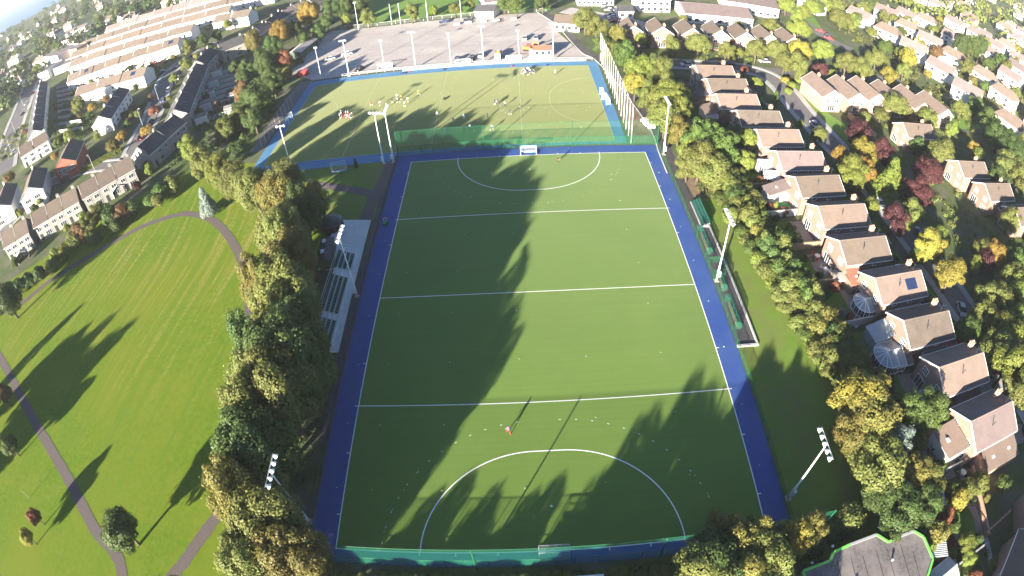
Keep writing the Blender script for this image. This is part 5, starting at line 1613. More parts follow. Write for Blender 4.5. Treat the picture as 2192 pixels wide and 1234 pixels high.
CLOSE = [(90.8, 95.4, 10, 4.6, 'ash', 'olive'),
    (101.3, 97.3, 7, 3.0, 'round', 'copper'),
    (106.3, 97.2, 5, 2.3, 'round', 'lime'),
    (115.1, 102.7, 10, 4.8, 'ash', 'olive'),
    (121.6, 101.6, 9, 4.4, 'ash', 'olive'),
    (136.2, 113.1, 10, 4.6, 'ash', 'olive'),
    (133.4, 99.3, 8, 4.6, 'ash', 'yellow'),
    (158.7, 120.5, 11, 4.4, 'ash', 'yellow'),
    (146.9, 107.3, 8, 3.6, 'ash', 'olive'),
    (166.5, 113.9, 5, 2.0, 'round', 'yellow'),
    (126.4, 102.8, 6, 3, 'round', 'olive'),
    (117.8, 72.0, 9, 5.0, 'ash', 'olive'),
    (109.2, 67.7, 5, 3.2, 'round', 'olive'),
    (130.2, 68.4, 7, 4.4, 'ash', 'olive'),
    (89.0, 49.5, 9, 4.4, 'ash', 'copper'),
    (91.0, 40.3, 9, 3.8, 'ash', 'copper'),
    (102.0, 32.0, 9, 5.2, 'ash', 'copper'),
    (84.6, 39.7, 9, 4.0, 'ash', 'yellow'),
    (76.8, 38.1, 7, 2.8, 'round', 'orange'),
    (75.5, 30.6, 9, 4.6, 'ash', 'lime'),
    (88.7, 30.9, 9, 4.2, 'cone', 'lime'),
    (77.2, 51.1, 5.5, 2.7, 'round', 'olive'),
    (75.4, 59.6, 3, 1.4, 'round', 'lime'),
    (114.4, 41.3, 10, 5.0, 'ash', 'olive'),
    (111.6, 48.9, 6, 3, 'ash', 'dark'),
    (169.3, 83.5, 8, 4.6, 'ash', 'green'),
    (155.3, 77.9, 8, 4, 'ash', 'olive'),
    (160.4, 67.2, 11, 5.6, 'ash', 'green'),
    (157.2, 56.6, 11, 5.6, 'oak', 'dark'),
    (157.4, 50.0, 12, 6, 'oak', 'dark'),
    (143.5, 37.7, 11, 6, 'oak', 'olive'),
    (159.9, 46.8, 11, 6, 'oak', 'dark'),
    (131.5, 31.2, 9, 4.5, 'ash', 'dark'),
    (142.4, 31.4, 10, 5, 'ash', 'olive'),
    (135.7, 60.5, 7, 3, 'ash', 'lime'),
    (138.4, 50.9, 6, 2.6, 'round', 'orange'),
    (137.5, 46.5, 6, 2.8, 'round', 'lime'),
    (218.4, 150.7, 17, 4.2, 'oak', 'dark'),
    (229.4, 153.4, 17, 4.6, 'oak', 'green'),
    (239.2, 155.5, 17, 4.0, 'oak', 'dark'),
    (238.9, 187.7, 9, 4, 'ash', 'dark'),
    (257.2, 154.1, 10, 5, 'ash', 'green'),
    (238.2, 145.7, 8, 4, 'ash', 'green'),
    (256.2, 147.4, 9, 4.5, 'ash', 'olive'),
    (156.8, 135.7, 8, 4, 'ash', 'green'),
    (197.1, 145.0, 8, 4.4, 'ash', 'brown'),
    (205.2, 129.3, 9, 4, 'ash', 'olive'),
    (150.2, 165.9, 11, 6, 'oak', 'olive'),
    (155.3, 165.3, 10, 5, 'ash', 'lime'),
    (194.0, 190.9, 9, 4, 'ash', 'olive'),
    (197.8, 211.0, 9, 4.4, 'ash', 'green'),
    (188.7, 203.8, 9, 4, 'ash', 'olive'),
    (165.0, 195.3, 9, 4.4, 'ash', 'olive'),
    (142.2, 182.7, 9, 4.6, 'ash', 'lime'),
    (124.8, 163.5, 8, 4.0, 'ash', 'lime'),
    (128.5, 184.8, 9, 4.5, 'ash', 'lime'),
    (155.4, 193.6, 9, 5, 'ash', 'lime'),
    (222.5, 108.2, 8, 4, 'ash', 'olive'),
    (203.1, 112.0, 6, 3, 'round', 'green'),
    (208.5, 104.2, 8, 3.5, 'ash', 'green'),
    (322.4, 197.7, 8, 3.5, 'round', 'yellow'),
    (85.9, 88.2, 2.6, 2.0, 'shrub', 'lime'),
    (82.5, 83.2, 2.4, 1.8, 'shrub', 'lime'),
    (91.2, 93.0, 2.4, 1.6, 'shrub', 'lime'),
    (85.2, 91.7, 2.6, 1.8, 'shrub', 'yellow'),
    (102.6, 66.8, 4, 2.2, 'shrub', 'olive'),
    (121.5, 84.1, 4, 2, 'shrub', 'olive')]
plant(CLOSE, 'around the close', 'trees of the close')
STREET = [(81.9, 3.0, 8.5, 3.8, 'ash', 'yellow'),
    (88.3, 6.5, 7, 2.6, 'round', 'lime'),
    (82.2, -5.9, 8.5, 4.2, 'ash', 'yellow'),
    (94.2, -1.9, 6, 1.9, 'round', 'lime'),
    (102.2, 0.5, 8, 3.6, 'ash', 'orange'),
    (99.4, 2.3, 7, 2.8, 'ash', 'olive'),
    (92.3, -13.2, 8, 4.4, 'ash', 'olive'),
    (85.4, -16.6, 7, 3.6, 'ash', 'olive'),
    (78.7, -19.2, 6, 3.0, 'round', 'green'),
    (91.6, -19.1, 6, 3, 'round', 'copper'),
    (95.9, -17.8, 6, 3, 'round', 'copper'),
    (82.3, -24.5, 8, 4.0, 'ash', 'olive'),
    (87.9, -24.3, 9, 5, 'ash', 'lime'),
    (107.6, -3.9, 9, 4.4, 'ash', 'green'),
    (99.8, -13.0, 9, 4, 'ash', 'lime'),
    (81.3, -30.1, 10, 5, 'ash', 'lime'),
    (84.7, -32.1, 8, 4, 'ash', 'olive'),
    (78.6, 2.9, 4, 1.8, 'shrub', 'green'),
    (61.5, -17.5, 3, 1.4, 'shrub', 'green')]
plant(STREET, 'along the near half of the street', 'street trees of the nearer half')
STREET2 = [(75.2, 18.5, 5.5, 2.5, 'round', 'lime'),
    (77.8, 12.9, 8, 4.0, 'ash', 'copper'),
    (84.1, 14.4, 8, 3.6, 'ash', 'olive'),
    (81.0, 3.1, 8.5, 3.6, 'ash', 'yellow'),
    (74.4, 28.9, 8, 4.0, 'ash', 'lime'),
    (79.8, 31.8, 8, 3.5, 'ash', 'orange'),
    (93.0, 23.6, 8, 4.4, 'ash', 'copper'),
    (84.9, 27.6, 8, 4.4, 'cone', 'lime')]
EDGE = [(101.3, -8.9, 9, 4.6, 'ash', 'olive'),
    (93.7, -20.5, 9, 4.6, 'ash', 'lime'),
    (82.5, -27.4, 9, 4.4, 'ash', 'olive'),
    (82.0, -34.8, 9, 4.6, 'ash', 'olive'),
    (89.6, -13.1, 8, 3.6, 'ash', 'olive'),
    (112.1, 0.6, 8, 3.8, 'ash', 'green'),
    (86.9, -20.4, 8, 3.8, 'ash', 'lime'),
    (121.2, 13.1, 8, 3.4, 'ash', 'olive'),
    (88.6, -27.7, 8, 4, 'ash', 'dark'),
    (97.8, -1.5, 7, 3, 'round', 'copper')]
plant(EDGE, 'at the outer edge of the street', 'trees at the outer street edge')
plant(STREET2, 'along the middle of the street', 'street trees of the middle part')
CORNER = [(45.2, -31.4, 10, 5.2, 'ash', 'yellow'),
    (46.1, -35.0, 10, 5.2, 'ash', 'autumn'),
    (42.7, -36.0, 8, 3.6, 'ash', 'autumn'),
    (44.7, -41.8, 9, 4.8, 'ash', 'olive'),
    (54.9, -33.8, 7, 3.2, 'ash', 'green'),
    (58.5, -35.2, 8, 3.8, 'ash', 'green'),
    (51.1, -43.9, 7, 3.2, 'ash', 'autumn'),
    (53.7, -45.7, 6, 3.0, 'ash', 'olive'),
    (45.8, -37.8, 8, 3.8, 'ash', 'olive'),
    (49.5, -38.1, 7, 3, 'ash', 'spruce'),
    (46.1, -48.2, 7, 4.2, 'ash', 'dark'),
    (51.2, -48.6, 6, 3.2, 'ash', 'dark'),
    (43.9, -45.7, 6, 3.4, 'ash', 'dark'),
    (45.5, -50.3, 5, 3.2, 'ash', 'dark'),
    (49.2, -50.2, 5, 3, 'ash', 'dark'),
    (20.0, -47.5, 8, 2.8, 'ash', 'autumn'),
    (21.9, -48.7, 8, 2.8, 'ash', 'autumn'),
    (24.2, -48.3, 8, 2.3, 'ash', 'autumn'),
    (29.0, -49.4, 7.5, 2.5, 'ash', 'yellow'),
    (31.3, -48.7, 7.5, 2.4, 'ash', 'autumn'),
    (23.8, -51.2, 8.5, 3.8, 'ash', 'olive'),
    (21.9, -52.5, 8, 3.6, 'ash', 'autumn'),
    (25.3, -53.1, 8, 3.2, 'ash', 'olive'),
    (17.5, -50.8, 9, 4.2, 'ash', 'dark'),
    (16.0, -52.1, 9, 4, 'ash', 'olive'),
    (32.8, -49.7, 2.6, 2.4, 'shrub', 'dark'),
    (35.9, -48.5, 2.6, 2.4, 'shrub', 'dark'),
    (39.0, -47.5, 4, 2.6, 'shrub', 'olive'),
    (37.6, -48.3, 3, 2.4, 'shrub', 'dark'),
    (29.6, -50.1, 2.6, 2.2, 'shrub', 'dark'),
    (62.0, -48.3, 4, 2, 'shrub', 'olive'),
    (64.9, -48.2, 4, 2, 'shrub', 'olive'),
    (59.3, -49.5, 4, 1.8, 'shrub', 'yellow'),
    (55.5, -51.1, 3.5, 1.6, 'shrub', 'rust'),
    (52.2, -53.7, 5, 2.2, 'shrub', 'autumn'),
    (57.7, -56.7, 4, 1.8, 'round', 'lime'),
    (57.4, -58.7, 3.5, 1.4, 'round', 'lime'),
    (50.7, -55.1, 3, 1.4, 'shrub', 'lime'),
    (70.7, -49.4, 3, 2, 'shrub', 'green'),
    (59.1, -48.0, 3, 1.6, 'shrub', 'green')]
plant(CORNER, 'round the dugout-side near corner', 'trees of the dugout-side corner')


def along(pts, step):
    out, acc = [], 0.0
    for a, b2 in zip(pts, pts[1:]):
        a, b2 = Vector(a), Vector(b2)
        L = (b2 - a).length
        while acc < L:
            out.append(tuple(a + (b2 - a) * acc / L))
            acc += step
        acc -= L
    return out


HEDGE = [(43, 33), (42.4, 26), (43, 18), (43.6, 10), (44.2, 2), (44.8, -6), (46.2, -14), (48, -22), (50.5, -30), (52.5, -38)]
for i, (x, y) in enumerate(along(HEDGE, 2.05)):
    for j, dx in enumerate((-2.4, -.4, 1.6, 3.4)):
        if rnd.random() < .1:
            continue
        col = rnd.choice(('olive', 'lime', 'olive', 'olive', 'green', 'lime', 'green') if j == 0 else ('olive', 'autumn', 'dark', 'olive', 'green', 'olive'))
        h = rnd.uniform(2.0, 3.0) if j == 0 else rnd.uniform(2.8, 4.8)
        tree(x + dx + rnd.uniform(-.5, .5), y + rnd.uniform(-.6, .6), h, rnd.uniform(1.7, 2.5), 'shrub', col,
             '%s bush from the far end in the %s row of the overgrown hedge' % (ORD[i], ('bank-side', 'second', 'third', 'garden-side')[j]), 'bushes of the overgrown hedge')
for i in range(46):                                   # garden planting behind the brick row
    x, y, a = ROW[i % 13]
    tree(x - rnd.uniform(8, 14), y + rnd.choice((-1, 1)) * rnd.uniform(3.2, 4.8), rnd.uniform(1.2, 3.0), rnd.uniform(.7, 1.5), 'shrub', rnd.choice(('green', 'olive', 'autumn', 'rust', 'lime', 'spruce')),
         'shrub in the back garden of the %s brick house from the junction' % ORD[i % 13], 'garden shrubs of the brick row')
for i in range(40):
    x, y, a = ROW[i % 13]
    tree(x + rnd.uniform(8, 14.5), y + rnd.uniform(-5, 5), rnd.uniform(1.0, 2.4), rnd.uniform(.7, 1.4), 'shrub', rnd.choice(('green', 'olive', 'dark', 'lime')),
         'front garden shrub on the street side of the %s brick house' % ORD[i % 13], 'front garden shrubs')
for i, (x, y) in enumerate(along([(-31, -49.6), (22, -49.6)], 1.3)):
    tree(x, y + rnd.uniform(-.3, .3), rnd.uniform(1.0, 1.8), rnd.uniform(.7, 1.0), 'shrub', rnd.choice(('green', 'olive', 'lime')), '%s low bush at the foot of the near fence, from the stand side' % ORD[i], 'bushes under the near fence')
EB = []
for i in range(60):                                   # estate gardens
    x, y = rnd.choice(((-140, 110), (-185, 125), (-150, 170), (-185, 165), (-215, 200), (-240, 232), (-120, 110), (-220, 140), (-100, 95), (-250, 130)))
    EB.append((x + rnd.uniform(-16, 16), y + rnd.uniform(-9, 9)))
for i, (x, y) in enumerate(sorted(EB, key=lambda q: q[1])):
    tree(x, y, rnd.uniform(1.6, 4), rnd.uniform(1.2, 2.4), 'shrub', rnd.choice(('green', 'dark', 'olive', 'brown', 'autumn')),
         '%s bush in the estate back gardens, from the near side' % ORD[i], 'estate garden bushes')
for nm, a, b2, h, lab in (('hedge', (-171.3, 140.5), (-167.2, 151.7), 2.6, 'clipped hedge beside the white end house of the solar terrace'), ('hedge', (-160.8, 108.0), (-151.6, 112.2), 2.0, 'clipped hedge in front of the big white gable'),
                          ('hedge', (-148.5, 66.4), (-136.2, 77.4), 1.6, 'long clipped hedge along the estate road'), ('hedge', (-180.6, 50.0), (-165.0, 46.2), 2.0, 'bright hedge round the corner house')):
    a, b2 = Vector(a), Vector(b2)
    t = thing(nm, lab, 'hedge', (a.x, a.y, 0))
    rs = np.random.RandomState(len(lab))
    n = int((b2 - a).length * 420)
    P = np.column_stack([rs.rand(n) * (b2 - a).length, rs.uniform(-.7, .7, n), rs.rand(n) * h])
    f = rs.randint(0, 3, n)
    P[f == 0, 2] = h
    P[f == 1, 1] = -.7
    P[f == 2, 1] = .7
    N = np.where((f == 0)[:, None], (0, 0, 1.0), np.where((f == 1)[:, None], (0, -1.0, 0), (0, 1.0, 0))) + rs.normal(size=(n, 3)) * .4
    o = obj('foliage', quads_mesh('foliage', P + rs.normal(size=P.shape) * .06, N, np.full(n, .16), rs, 'leaf_lime'), t)
    t.rotation_euler.z = math.atan2((b2 - a).y, (b2 - a).x)
    obj('stems', MB().box(((b2 - a).length / 2, 0, h * .45), ((b2 - a).length - .2, .8, h * .85)).mesh('stems', 'leaf_dark'), t)



def undergrowth(rects, dens, col, label, hh=(.5, 1.6), rr=(.6, 1.6), size=.2, per=60, seed=5):
    """Low garden planting nobody could count: leaf sprays over many small mounds, one object."""
    rs = np.random.RandomState(seed)
    P, N = [], []
    for x0, x1, y0, y1 in rects:
        for _ in range(int((x1 - x0) * (y1 - y0) * dens)):
            r = rs.uniform(*rr)
            d = rs.normal(size=(per, 3))
            d[:, 2] = np.abs(d[:, 2])
            d /= np.linalg.norm(d, axis=1, keepdims=True)
            c = np.array([rs.uniform(x0, x1), rs.uniform(y0, y1), .05])
            P.append(c + d * np.array([r, r, rs.uniform(*hh)]) * rs.uniform(.75, 1.05, (per, 1)))
            N.append(d + rs.normal(size=d.shape) * .4)
    P, N = np.concatenate(P), np.concatenate(N)
    tag(obj('undergrowth', quads_mesh('undergrowth', P, N, size * rs.uniform(.6, 1.3, len(P)), rs, 'leaf_' + col)), label, 'undergrowth', kind='stuff')


undergrowth([(-106, -82, 84, 150), (-104, -78, 60, 84), (-206, -172, 96, 132)], .10, 'dark', 'dark low planting filling the estate back gardens', (.6, 2.2), (.8, 2.2), .3, 60, 3)
undergrowth([(-250, -166, 156, 170), (-250, -168, 193, 203), (-290, -150, 221, 229), (-300, -150, 247, 252), (-260, -215, 100, 140)], .06, 'olive', 'olive low planting between the white terraces', (.6, 2.0), (.8, 2.0), .32, 40, 4)
undergrowth([(46.5, 54, -30, 92), (50, 60, -45, -30), (52, 66, -62, -45)], .16, 'green', 'mixed low planting in the brick row back gardens', (.3, 1.3), (.4, 1.1), .17, 60, 5)
undergrowth([(47, 56, 92, 101), (36, 100, 107.5, 116), (96, 150, 62, 72), (97, 116, 8, 50), (96, 150, 84, 100), (97, 128, -40, 6)], .07, 'olive', 'olive low planting around the close', (.4, 1.5), (.6, 1.6), .2, 60, 6)
undergrowth([(150, 300, 68, 240)], .035, 'olive', 'low planting in the gardens of the bright white houses', (.6, 2.4), (1, 2.6), .42, 40, 7)
undergrowth([(-38.5, -33.2, -48, -13), (-44, -37, -50, -12)], .12, 'dark', 'dark ground cover under the lawn-side trees', (.3, 1.0), (.5, 1.3), .2, 50, 8)
undergrowth([(33.5, 37.5, 43, 104), (36.2, 42, 27, 60), (36, 46, 60, 104)], .1, 'olive', 'scrub between the lane and the brick row', (.4, 1.8), (.6, 1.6), .2, 60, 9)

# ------------------------------------------------------------------ far suburbs
taken = [(-310, -90, 100, 312), (140, 300, 70, 240)]
FW = [('S', -2.5, 3.1, 1.6, 1.2, 1, 1), ('S', 2.5, 3.1, 1.6, 1.2, 1, 1)]
FHP = [house_parts(11, 8, 5.2, 8, 'render_white', 'tiles_purple', FW, ((0, .5, 8.8),), far=True, barge=False, gutters=False),
       house_parts(14, 8, 5.2, 8, 'render_white', 'tiles_buff', FW, ((0, .5, 8.8),), far=True, barge=False, gutters=False, hip=2.2),
       house_parts(9, 7.5, 4.8, 7.4, 'render_white', 'tiles_brown', FW, (), far=True, barge=False, gutters=False),
       house_parts(22, 9, 5.6, 8, 'render_white', 'tiles_slate', FW, (), far=True, barge=False, gutters=False)]


def scatter(cx, cy, ax, ay, n, rmin, rmax, spread, test):
    """Points in a wedge seen from the pitch towards (ax, ay)."""
    out = []
    a0 = math.atan2(ay, ax)
    while len(out) < n:
        r = rmin + (rmax - rmin) * rnd.random() ** 1.3
        a = a0 + rnd.uniform(-spread, spread)
        p = (cx + r * math.cos(a), cy + r * math.sin(a))
        if test(p) and all((p[0] - q[0]) ** 2 + (p[1] - q[1]) ** 2 > 110 for q in out[-60:]):
            out.append(p)
    return out


def land(p):
    x, y = p
    if -318 < x < -60 and 60 < y < 316:
        return False
    if 60 < x < 296 and -70 < y < 235:
        return False
    return x * .62 - y * .78 > -1325 - 0 or x > -500


FR = ('under a grey gabled roof', 'under a buff hipped roof', 'small, with a brown roof', 'long, with a dark slate roof')
NWH = scatter(-2, -70, -.72, .69, 150, 430, 1420, .36, lambda p: land(p) and (p[0] * -.72 + p[1] * .69) < 1290)
NEH = scatter(-2, -70, .72, .62, 90, 330, 900, .30, land)
for i, (x, y) in enumerate(NWH):
    k = rnd.randint(0, 3)
    place(FHP[k], 'distant_house', 'tiny pale house %s the sea, %s' % ('close to' if -.72 * x + .69 * y > 950 else 'in the suburb towards', FR[k]), 'house', (x, y), rnd.choice((0, .2, -.15, 1.4)), 'distant houses towards the sea')
for i, (x, y) in enumerate(NEH):
    k = rnd.randint(0, 1)
    place(FHP[k], 'distant_house', 'small bright house beyond the white semi-detached rows, %s' % FR[k], 'house', (x, y), R(-60) + rnd.uniform(-.15, .15), 'distant houses upper right')
for i, (x, y) in enumerate(scatter(-2, -70, -.74, .67, 26, 400, 1420, .38, lambda p: land(p) and (p[0] * -.72 + p[1] * .69) < 1290)):
    tree(x, y, rnd.uniform(8, 16), rnd.uniform(4, 8), 'far', rnd.choice(('dark', 'dark', 'olive', 'green', 'brown', 'autumn')), 'distant tree standing in the suburb towards the sea', 'distant trees towards the sea')
for i, (x, y) in enumerate(scatter(-2, -70, .72, .62, 26, 300, 900, .34, land)):
    tree(x, y, rnd.uniform(7, 13), rnd.uniform(3.5, 6.5), 'far', rnd.choice(('olive', 'green', 'lime', 'olive', 'dark', 'autumn')), 'distant tree among the small bright houses beyond the white rows', 'distant trees upper right')
for i in range(26):
    a = rnd.choice(WH)
    tree(a[0] + rnd.uniform(-16, 16), a[1] + rnd.uniform(-16, 16), rnd.uniform(4, 9), rnd.uniform(2.2, 4.2), 'ash' if i % 2 else 'round', rnd.choice(('olive', 'lime', 'green', 'yellow', 'autumn')), 'garden tree between the white semi-detached houses', 'garden trees of the white houses')


def mass(name, pts, label, size, hh, cols):
    """Tree cover too far off to count: leaf sprays over many low domes, one object."""
    rs = np.random.RandomState(len(pts))
    P, N = [], []
    for x, y in pts:
        r = rs.uniform(4, 9)
        n = 70
        d = rs.normal(size=(n, 3))
        d[:, 2] = np.abs(d[:, 2])
        d /= np.linalg.norm(d, axis=1, keepdims=True)
        P.append(np.array([x, y, 2.0]) + d * np.array([r, r, rs.uniform(.7, 1.2) * hh]))
        N.append(d + rs.normal(size=d.shape) * .3)
    P, N = np.concatenate(P), np.concatenate(N)
    o = obj(name, quads_mesh(name, P, N, size * rs.uniform(.7, 1.3, len(P)), rs, cols))
    tag(o, label, 'woods', kind='stuff')


mass('distant_woods', scatter(-2, -70, -.74, .67, 560, 400, 1450, .42, lambda p: land(p) and (p[0] * -.72 + p[1] * .69) < 1310), 'mass of dark treetops between the far houses towards the sea', 1.5, 9, 'leaf_dark')
mass('distant_woods', scatter(-2, -70, .72, .62, 420, 320, 1000, .36, land), 'mass of olive treetops beyond the white rows', 1.4, 8, 'leaf_olive')

# ------------------------------------------------------------------ vehicles
def car_parts(L=4.2, W=1.75, H=1.45, van=False, paint='paint_silver'):
    hb = .78
    prof = [(-L / 2, .3), (-L / 2 + .05, hb - .08), (-L * .28, hb), (L * .4, hb + .02), (L / 2, hb - .06), (L / 2, .32)]
    if van:
        prof = [(-L / 2, .3), (-L / 2 + .05, .9), (-L * .36, 1.05), (-L * .27, 1.85), (L * .47, 1.95), (L / 2, 1.5), (L / 2, .32)]
    b = MB()
    n = len(prof)
    for w0, w1 in ((-W / 2, W / 2),):
        vs = [(x, w0, z) for x, z in prof] + [(x, w1, z) for x, z in prof]
        b.solid(vs, [tuple(range(n)), tuple(reversed(range(n, 2 * n)))] + [(i, i + n, (i + 1) % n + n, (i + 1) % n) for i in range(n)])
    parts = []
    if not van:
        r0 = [(-L * .26, -W * .46), (L * .36, -W * .46), (L * .36, W * .46), (-L * .26, W * .46)]
        r1 = [(-L * .08, -W * .37), (L * .24, -W * .37), (L * .24, W * .37), (-L * .08, W * .37)]
        g = MB().solid([(x, y, hb) for x, y in r0] + [(x, y, H - .04) for x, y in r1], [(0, 1, 5, 4), (1, 2, 6, 5), (2, 3, 7, 6), (3, 0, 4, 7)])
        b.solid([(x * 1.02, y * 1.03, H - .05) for x, y in r1] + [(x, y * .96, H + .02) for x, y in r1], [(4, 5, 6, 7), (0, 1, 5, 4), (1, 2, 6, 5), (2, 3, 7, 6), (3, 0, 4, 7)])
        parts.append(('windows', g.mesh('windows', 'glass')))
    else:
        for c, d in (((-L * .325, 0, 1.4), (.12, W * .86, .5)), ((-L * .16, -W / 2 - .01, 1.45), (.8, .03, .45)), ((-L * .16, W / 2 + .01, 1.45), (.8, .03, .45)), ((L / 2 - .06, 0, 1.45), (.1, W * .8, .4))):
            parts.append(('window', MB().box(c, d).mesh('window', 'glass')))
    wm = MB().lathe([(.05, -.11), (.3, -.11), (.32, 0), (.3, .11), (.05, .11)], 12, 0, (0, 0, 0), (0, 1, 0)).mesh('wheel', 'rubber')
    parts.append(('body', b.mesh('body', paint)))
    for sx in (-.31, .31):
        for sy in (-1, 1):
            parts.append(('wheel', wm, (), (L * sx, sy * (W / 2 - .08), .32)))
    hl = MB().box((-L / 2 - .0, -W * .34, .62), (.08, .35, .14)).mesh('headlight', 'lamp_shell')
    hl2 = MB().box((-L / 2 - .0, W * .34, .62), (.08, .35, .14)).mesh('headlight', 'lamp_shell')
    return parts + [('headlight', hl), ('headlight', hl2)]


CAR, VAN = car_parts(), car_parts(4.9, 1.9, 2, True)


def car(p, a, col, lab, van=False):
    place(VAN if van else CAR, 'parked_van' if van else 'parked_car', lab, 'van' if van else 'car', (p[0], p[1], .06), R(a), mats={'body': ['paint_' + col]})


car((-77.0, 115.3), 5, 'red', 'red van parked at the corner of the gravel yard', True)
car((-54.8, 112.5), 70, 'black', 'dark car parked behind the first thick mast', False)
car((-21.1, 112.0), 80, 'navy', 'dark blue car parked behind the white goal frame', False)
car((-16.3, 112.4), 80, 'black', 'black car between dark blue car and white car behind the far pitch', False)
car((-13.3, 114.9), 85, 'white', 'white car parked behind the third thick mast', False)
car((31.0, 59.4), -75, 'white', 'white van on the lane beside the tall netting', True)
car((84.4, -11.3), 70, 'silver', 'silver car parked on the street below the yellow tree', False)
for i, (p, c) in enumerate(zip([(38.0, 171.9), (38.7, 168.2), (38.1, 161.0), (38.2, 157.6), (37.9, 154.3), (37.7, 151.0), (37.3, 175.7)], ('black', 'silver', 'navy', 'white', 'red', 'black', 'silver'))):
    car(p, 5, c, '%s car (%s) in the school car park row' % (ORD[i], c), False)
for i, (p, c, l) in enumerate(zip([(135.5, 159.0), (134.4, 148.8), (136.3, 153.7), (160.4, 212.7), (203.3, 182.0)], ('red', 'red', 'black', 'silver', 'red'), ('red car parked alone beside the school road', 'red car beside the black one on the school road', 'black car behind the red one on the school road', 'silver car on the upper school road', 'red car in a drive between the white houses'))):
    car(p, -40, c, l, False)
for i, (p, a, c, l) in enumerate(zip([(-185.6, 177.5), (-164.6, 156.5), (-157.8, 157.6), (-272.8, 169.5), (-327.8, 206.9), (-306.4, 199.8)], (40, 20, 30, 60, 60, 60), ('red', 'black', 'navy', 'silver', 'red', 'red'), ('red car in front of the first white terrace', 'black car parked by the white wall of the estate road', 'dark blue car at the head of the estate road', 'silver car on the main road', 'red car on the main road by the dark terrace', 'second red car on the main road nearer the houses'))):
    car(p, a, c, l, False)
car((-155.1, 63.4), 60, 'navy', 'dark car in the drive of the white gabled house', False)
car((-169.7, 53.0), 70, 'white', 'white car in the drive of the corner house', False)
for i, (p, c) in enumerate(zip([(-243.1, 113.8), (-229.6, 105.4), (-255.3, 132.5), (-255.6, 135.6), (-278.6, 161.3), (-280.8, 165.7), (-293.1, 180.5), (-234.7, 101.9)], ('silver', 'white', 'navy', 'silver', 'black', 'white', 'silver', 'black'))):
    car(p, 62, c, '%s car along the main road kerb from the near end' % ORD[i], False)
for i, (p, c) in enumerate(zip([(68.6, 106.5), (85.7, 110.8), (95.3, 112.0)], ('black', 'silver', 'white'))):
    car(p, 2, c, '%s parked on the road below the olive roadside trees' % ('black car', 'silver car', 'white car')[i], False)

for i, (x, y, a, c) in enumerate(((81.6, 62, 88, 'silver'), (86.3, 44, 88, 'black'), (81.9, 24, 90, 'white'), (87.5, 12, 90, 'navy'), (83.6, -26, 95, 'red'), (88.6, -33, 98, 'silver'), (70, 106.2, 3, 'navy'), (54, 103.2, 2, 'silver'))):
    car((x, y), a, c, '%s %s car at the kerb of the street behind the brick row' % (ORD[i], c), False)
for i in range(11):
    x, y, a = ROW[i]
    if i != 2:
        car((x + 10.5, y - 2.1), a + 180 * (i % 2), ('silver', 'navy', 'white', 'black', 'red', 'grey')[i % 6], '%s car on the drive of the %s brick house' % (('silver', 'navy', 'white', 'black', 'red', 'grey')[i % 6], ORD[i]), False)
for i in range(12):
    car((-172 - 7.2 * i, 177.4 + .5 * i * -.55), 5, ('silver', 'red', 'black', 'white', 'navy')[i % 5], '%s car parked in front of the first white terrace, from the pitch end' % ORD[i], False)
for i, (x, y) in enumerate(((-133.5, 96), (-137, 106), (-140, 117), (-143.5, 128), (-131, 84), (-146, 141))):
    car((x, y), 105, ('black', 'silver', 'navy', 'white', 'red', 'silver')[i], '%s car at the kerb of the estate road, from the pitch end' % ORD[i], False)
for i, (x, y, a) in enumerate(((-70, 128, 20), (-64, 131, 15), (-30, 160, 5), (-20, 160.5, 5), (2, 131, 80), (6, 131, 82))):
    car((x, y), a, ('silver', 'white', 'navy', 'black', 'silver', 'grey')[i], '%s car standing alone on the open gravel yard' % ORD[i], False)

dg = thing('digger', 'orange tracked digger standing on the gravel yard', 'digger', (*(2.6, 118.6), 0), R(160))
for y in (-.95, .95):
    tr = MB()
    prof = [(-1.5, .35), (-1.3, .05), (1.3, .05), (1.5, .35), (1.3, .7), (-1.3, .7)]
    tr.solid([(x, y - .22, z) for x, z in prof] + [(x, y + .22, z) for x, z in prof], [tuple(range(6)), tuple(range(11, 5, -1))] + [(i, i + 6, (i + 1) % 6 + 6, (i + 1) % 6) for i in range(6)])
    obj('track', tr.mesh('track', 'rubber'), dg)
obj('body', MB().box((.3, 0, 1.2), (2.6, 1.9, .9)).mesh('body', 'paint_orange'), dg)
cb = obj('cab', MB().prism([(-1.0, .05), (.3, .05), (.3, .95), (-1.0, .95)], 1.66, 2.7).mesh('cab', 'paint_red'), dg)
obj('window', MB().box((-1.02, .5, 2.2), (.05, .7, .7)).box((-.35, .97, 2.2), (.9, .05, .7)).mesh('window', 'glass'), cb)
obj('boom', MB().tube([(-.9, -.4, 1.5), (-2.4, -.4, 3.3), (-3.7, -.4, 2.7)], [.24, .2, .16], 6).tube([(-3.7, -.4, 2.7), (-3.4, -.4, 1.1)], [.15, .12], 6).mesh('boom', 'paint_orange'), dg)
obj('bucket', MB().solid([(-3.7, -.8, .9), (-3.0, -.8, .9), (-3.0, 0, .9), (-3.7, 0, .9), (-3.6, -.8, .3), (-3.1, -.8, .35), (-3.1, 0, .35), (-3.6, 0, .3)], [(0, 1, 5, 4), (1, 2, 6, 5), (2, 3, 7, 6), (3, 0, 4, 7), (4, 5, 6, 7)]).mesh('bucket', 'dark_steel'), dg)
tk2 = thing('tipper_truck', 'white tipper truck with an orange load behind the far pitch', 'truck', (*(-7.5, 112.3), 0), R(-95))
obj('cab', MB().prism([(1.2, -.95), (2.6, -.95), (2.6, .95), (1.2, .95)], .5, 2.3).mesh('cab', 'paint_white'), tk2)
obj('windscreen', MB().box((2.61, 0, 1.8), (.04, 1.6, .6)).mesh('windscreen', 'glass'), tk2)
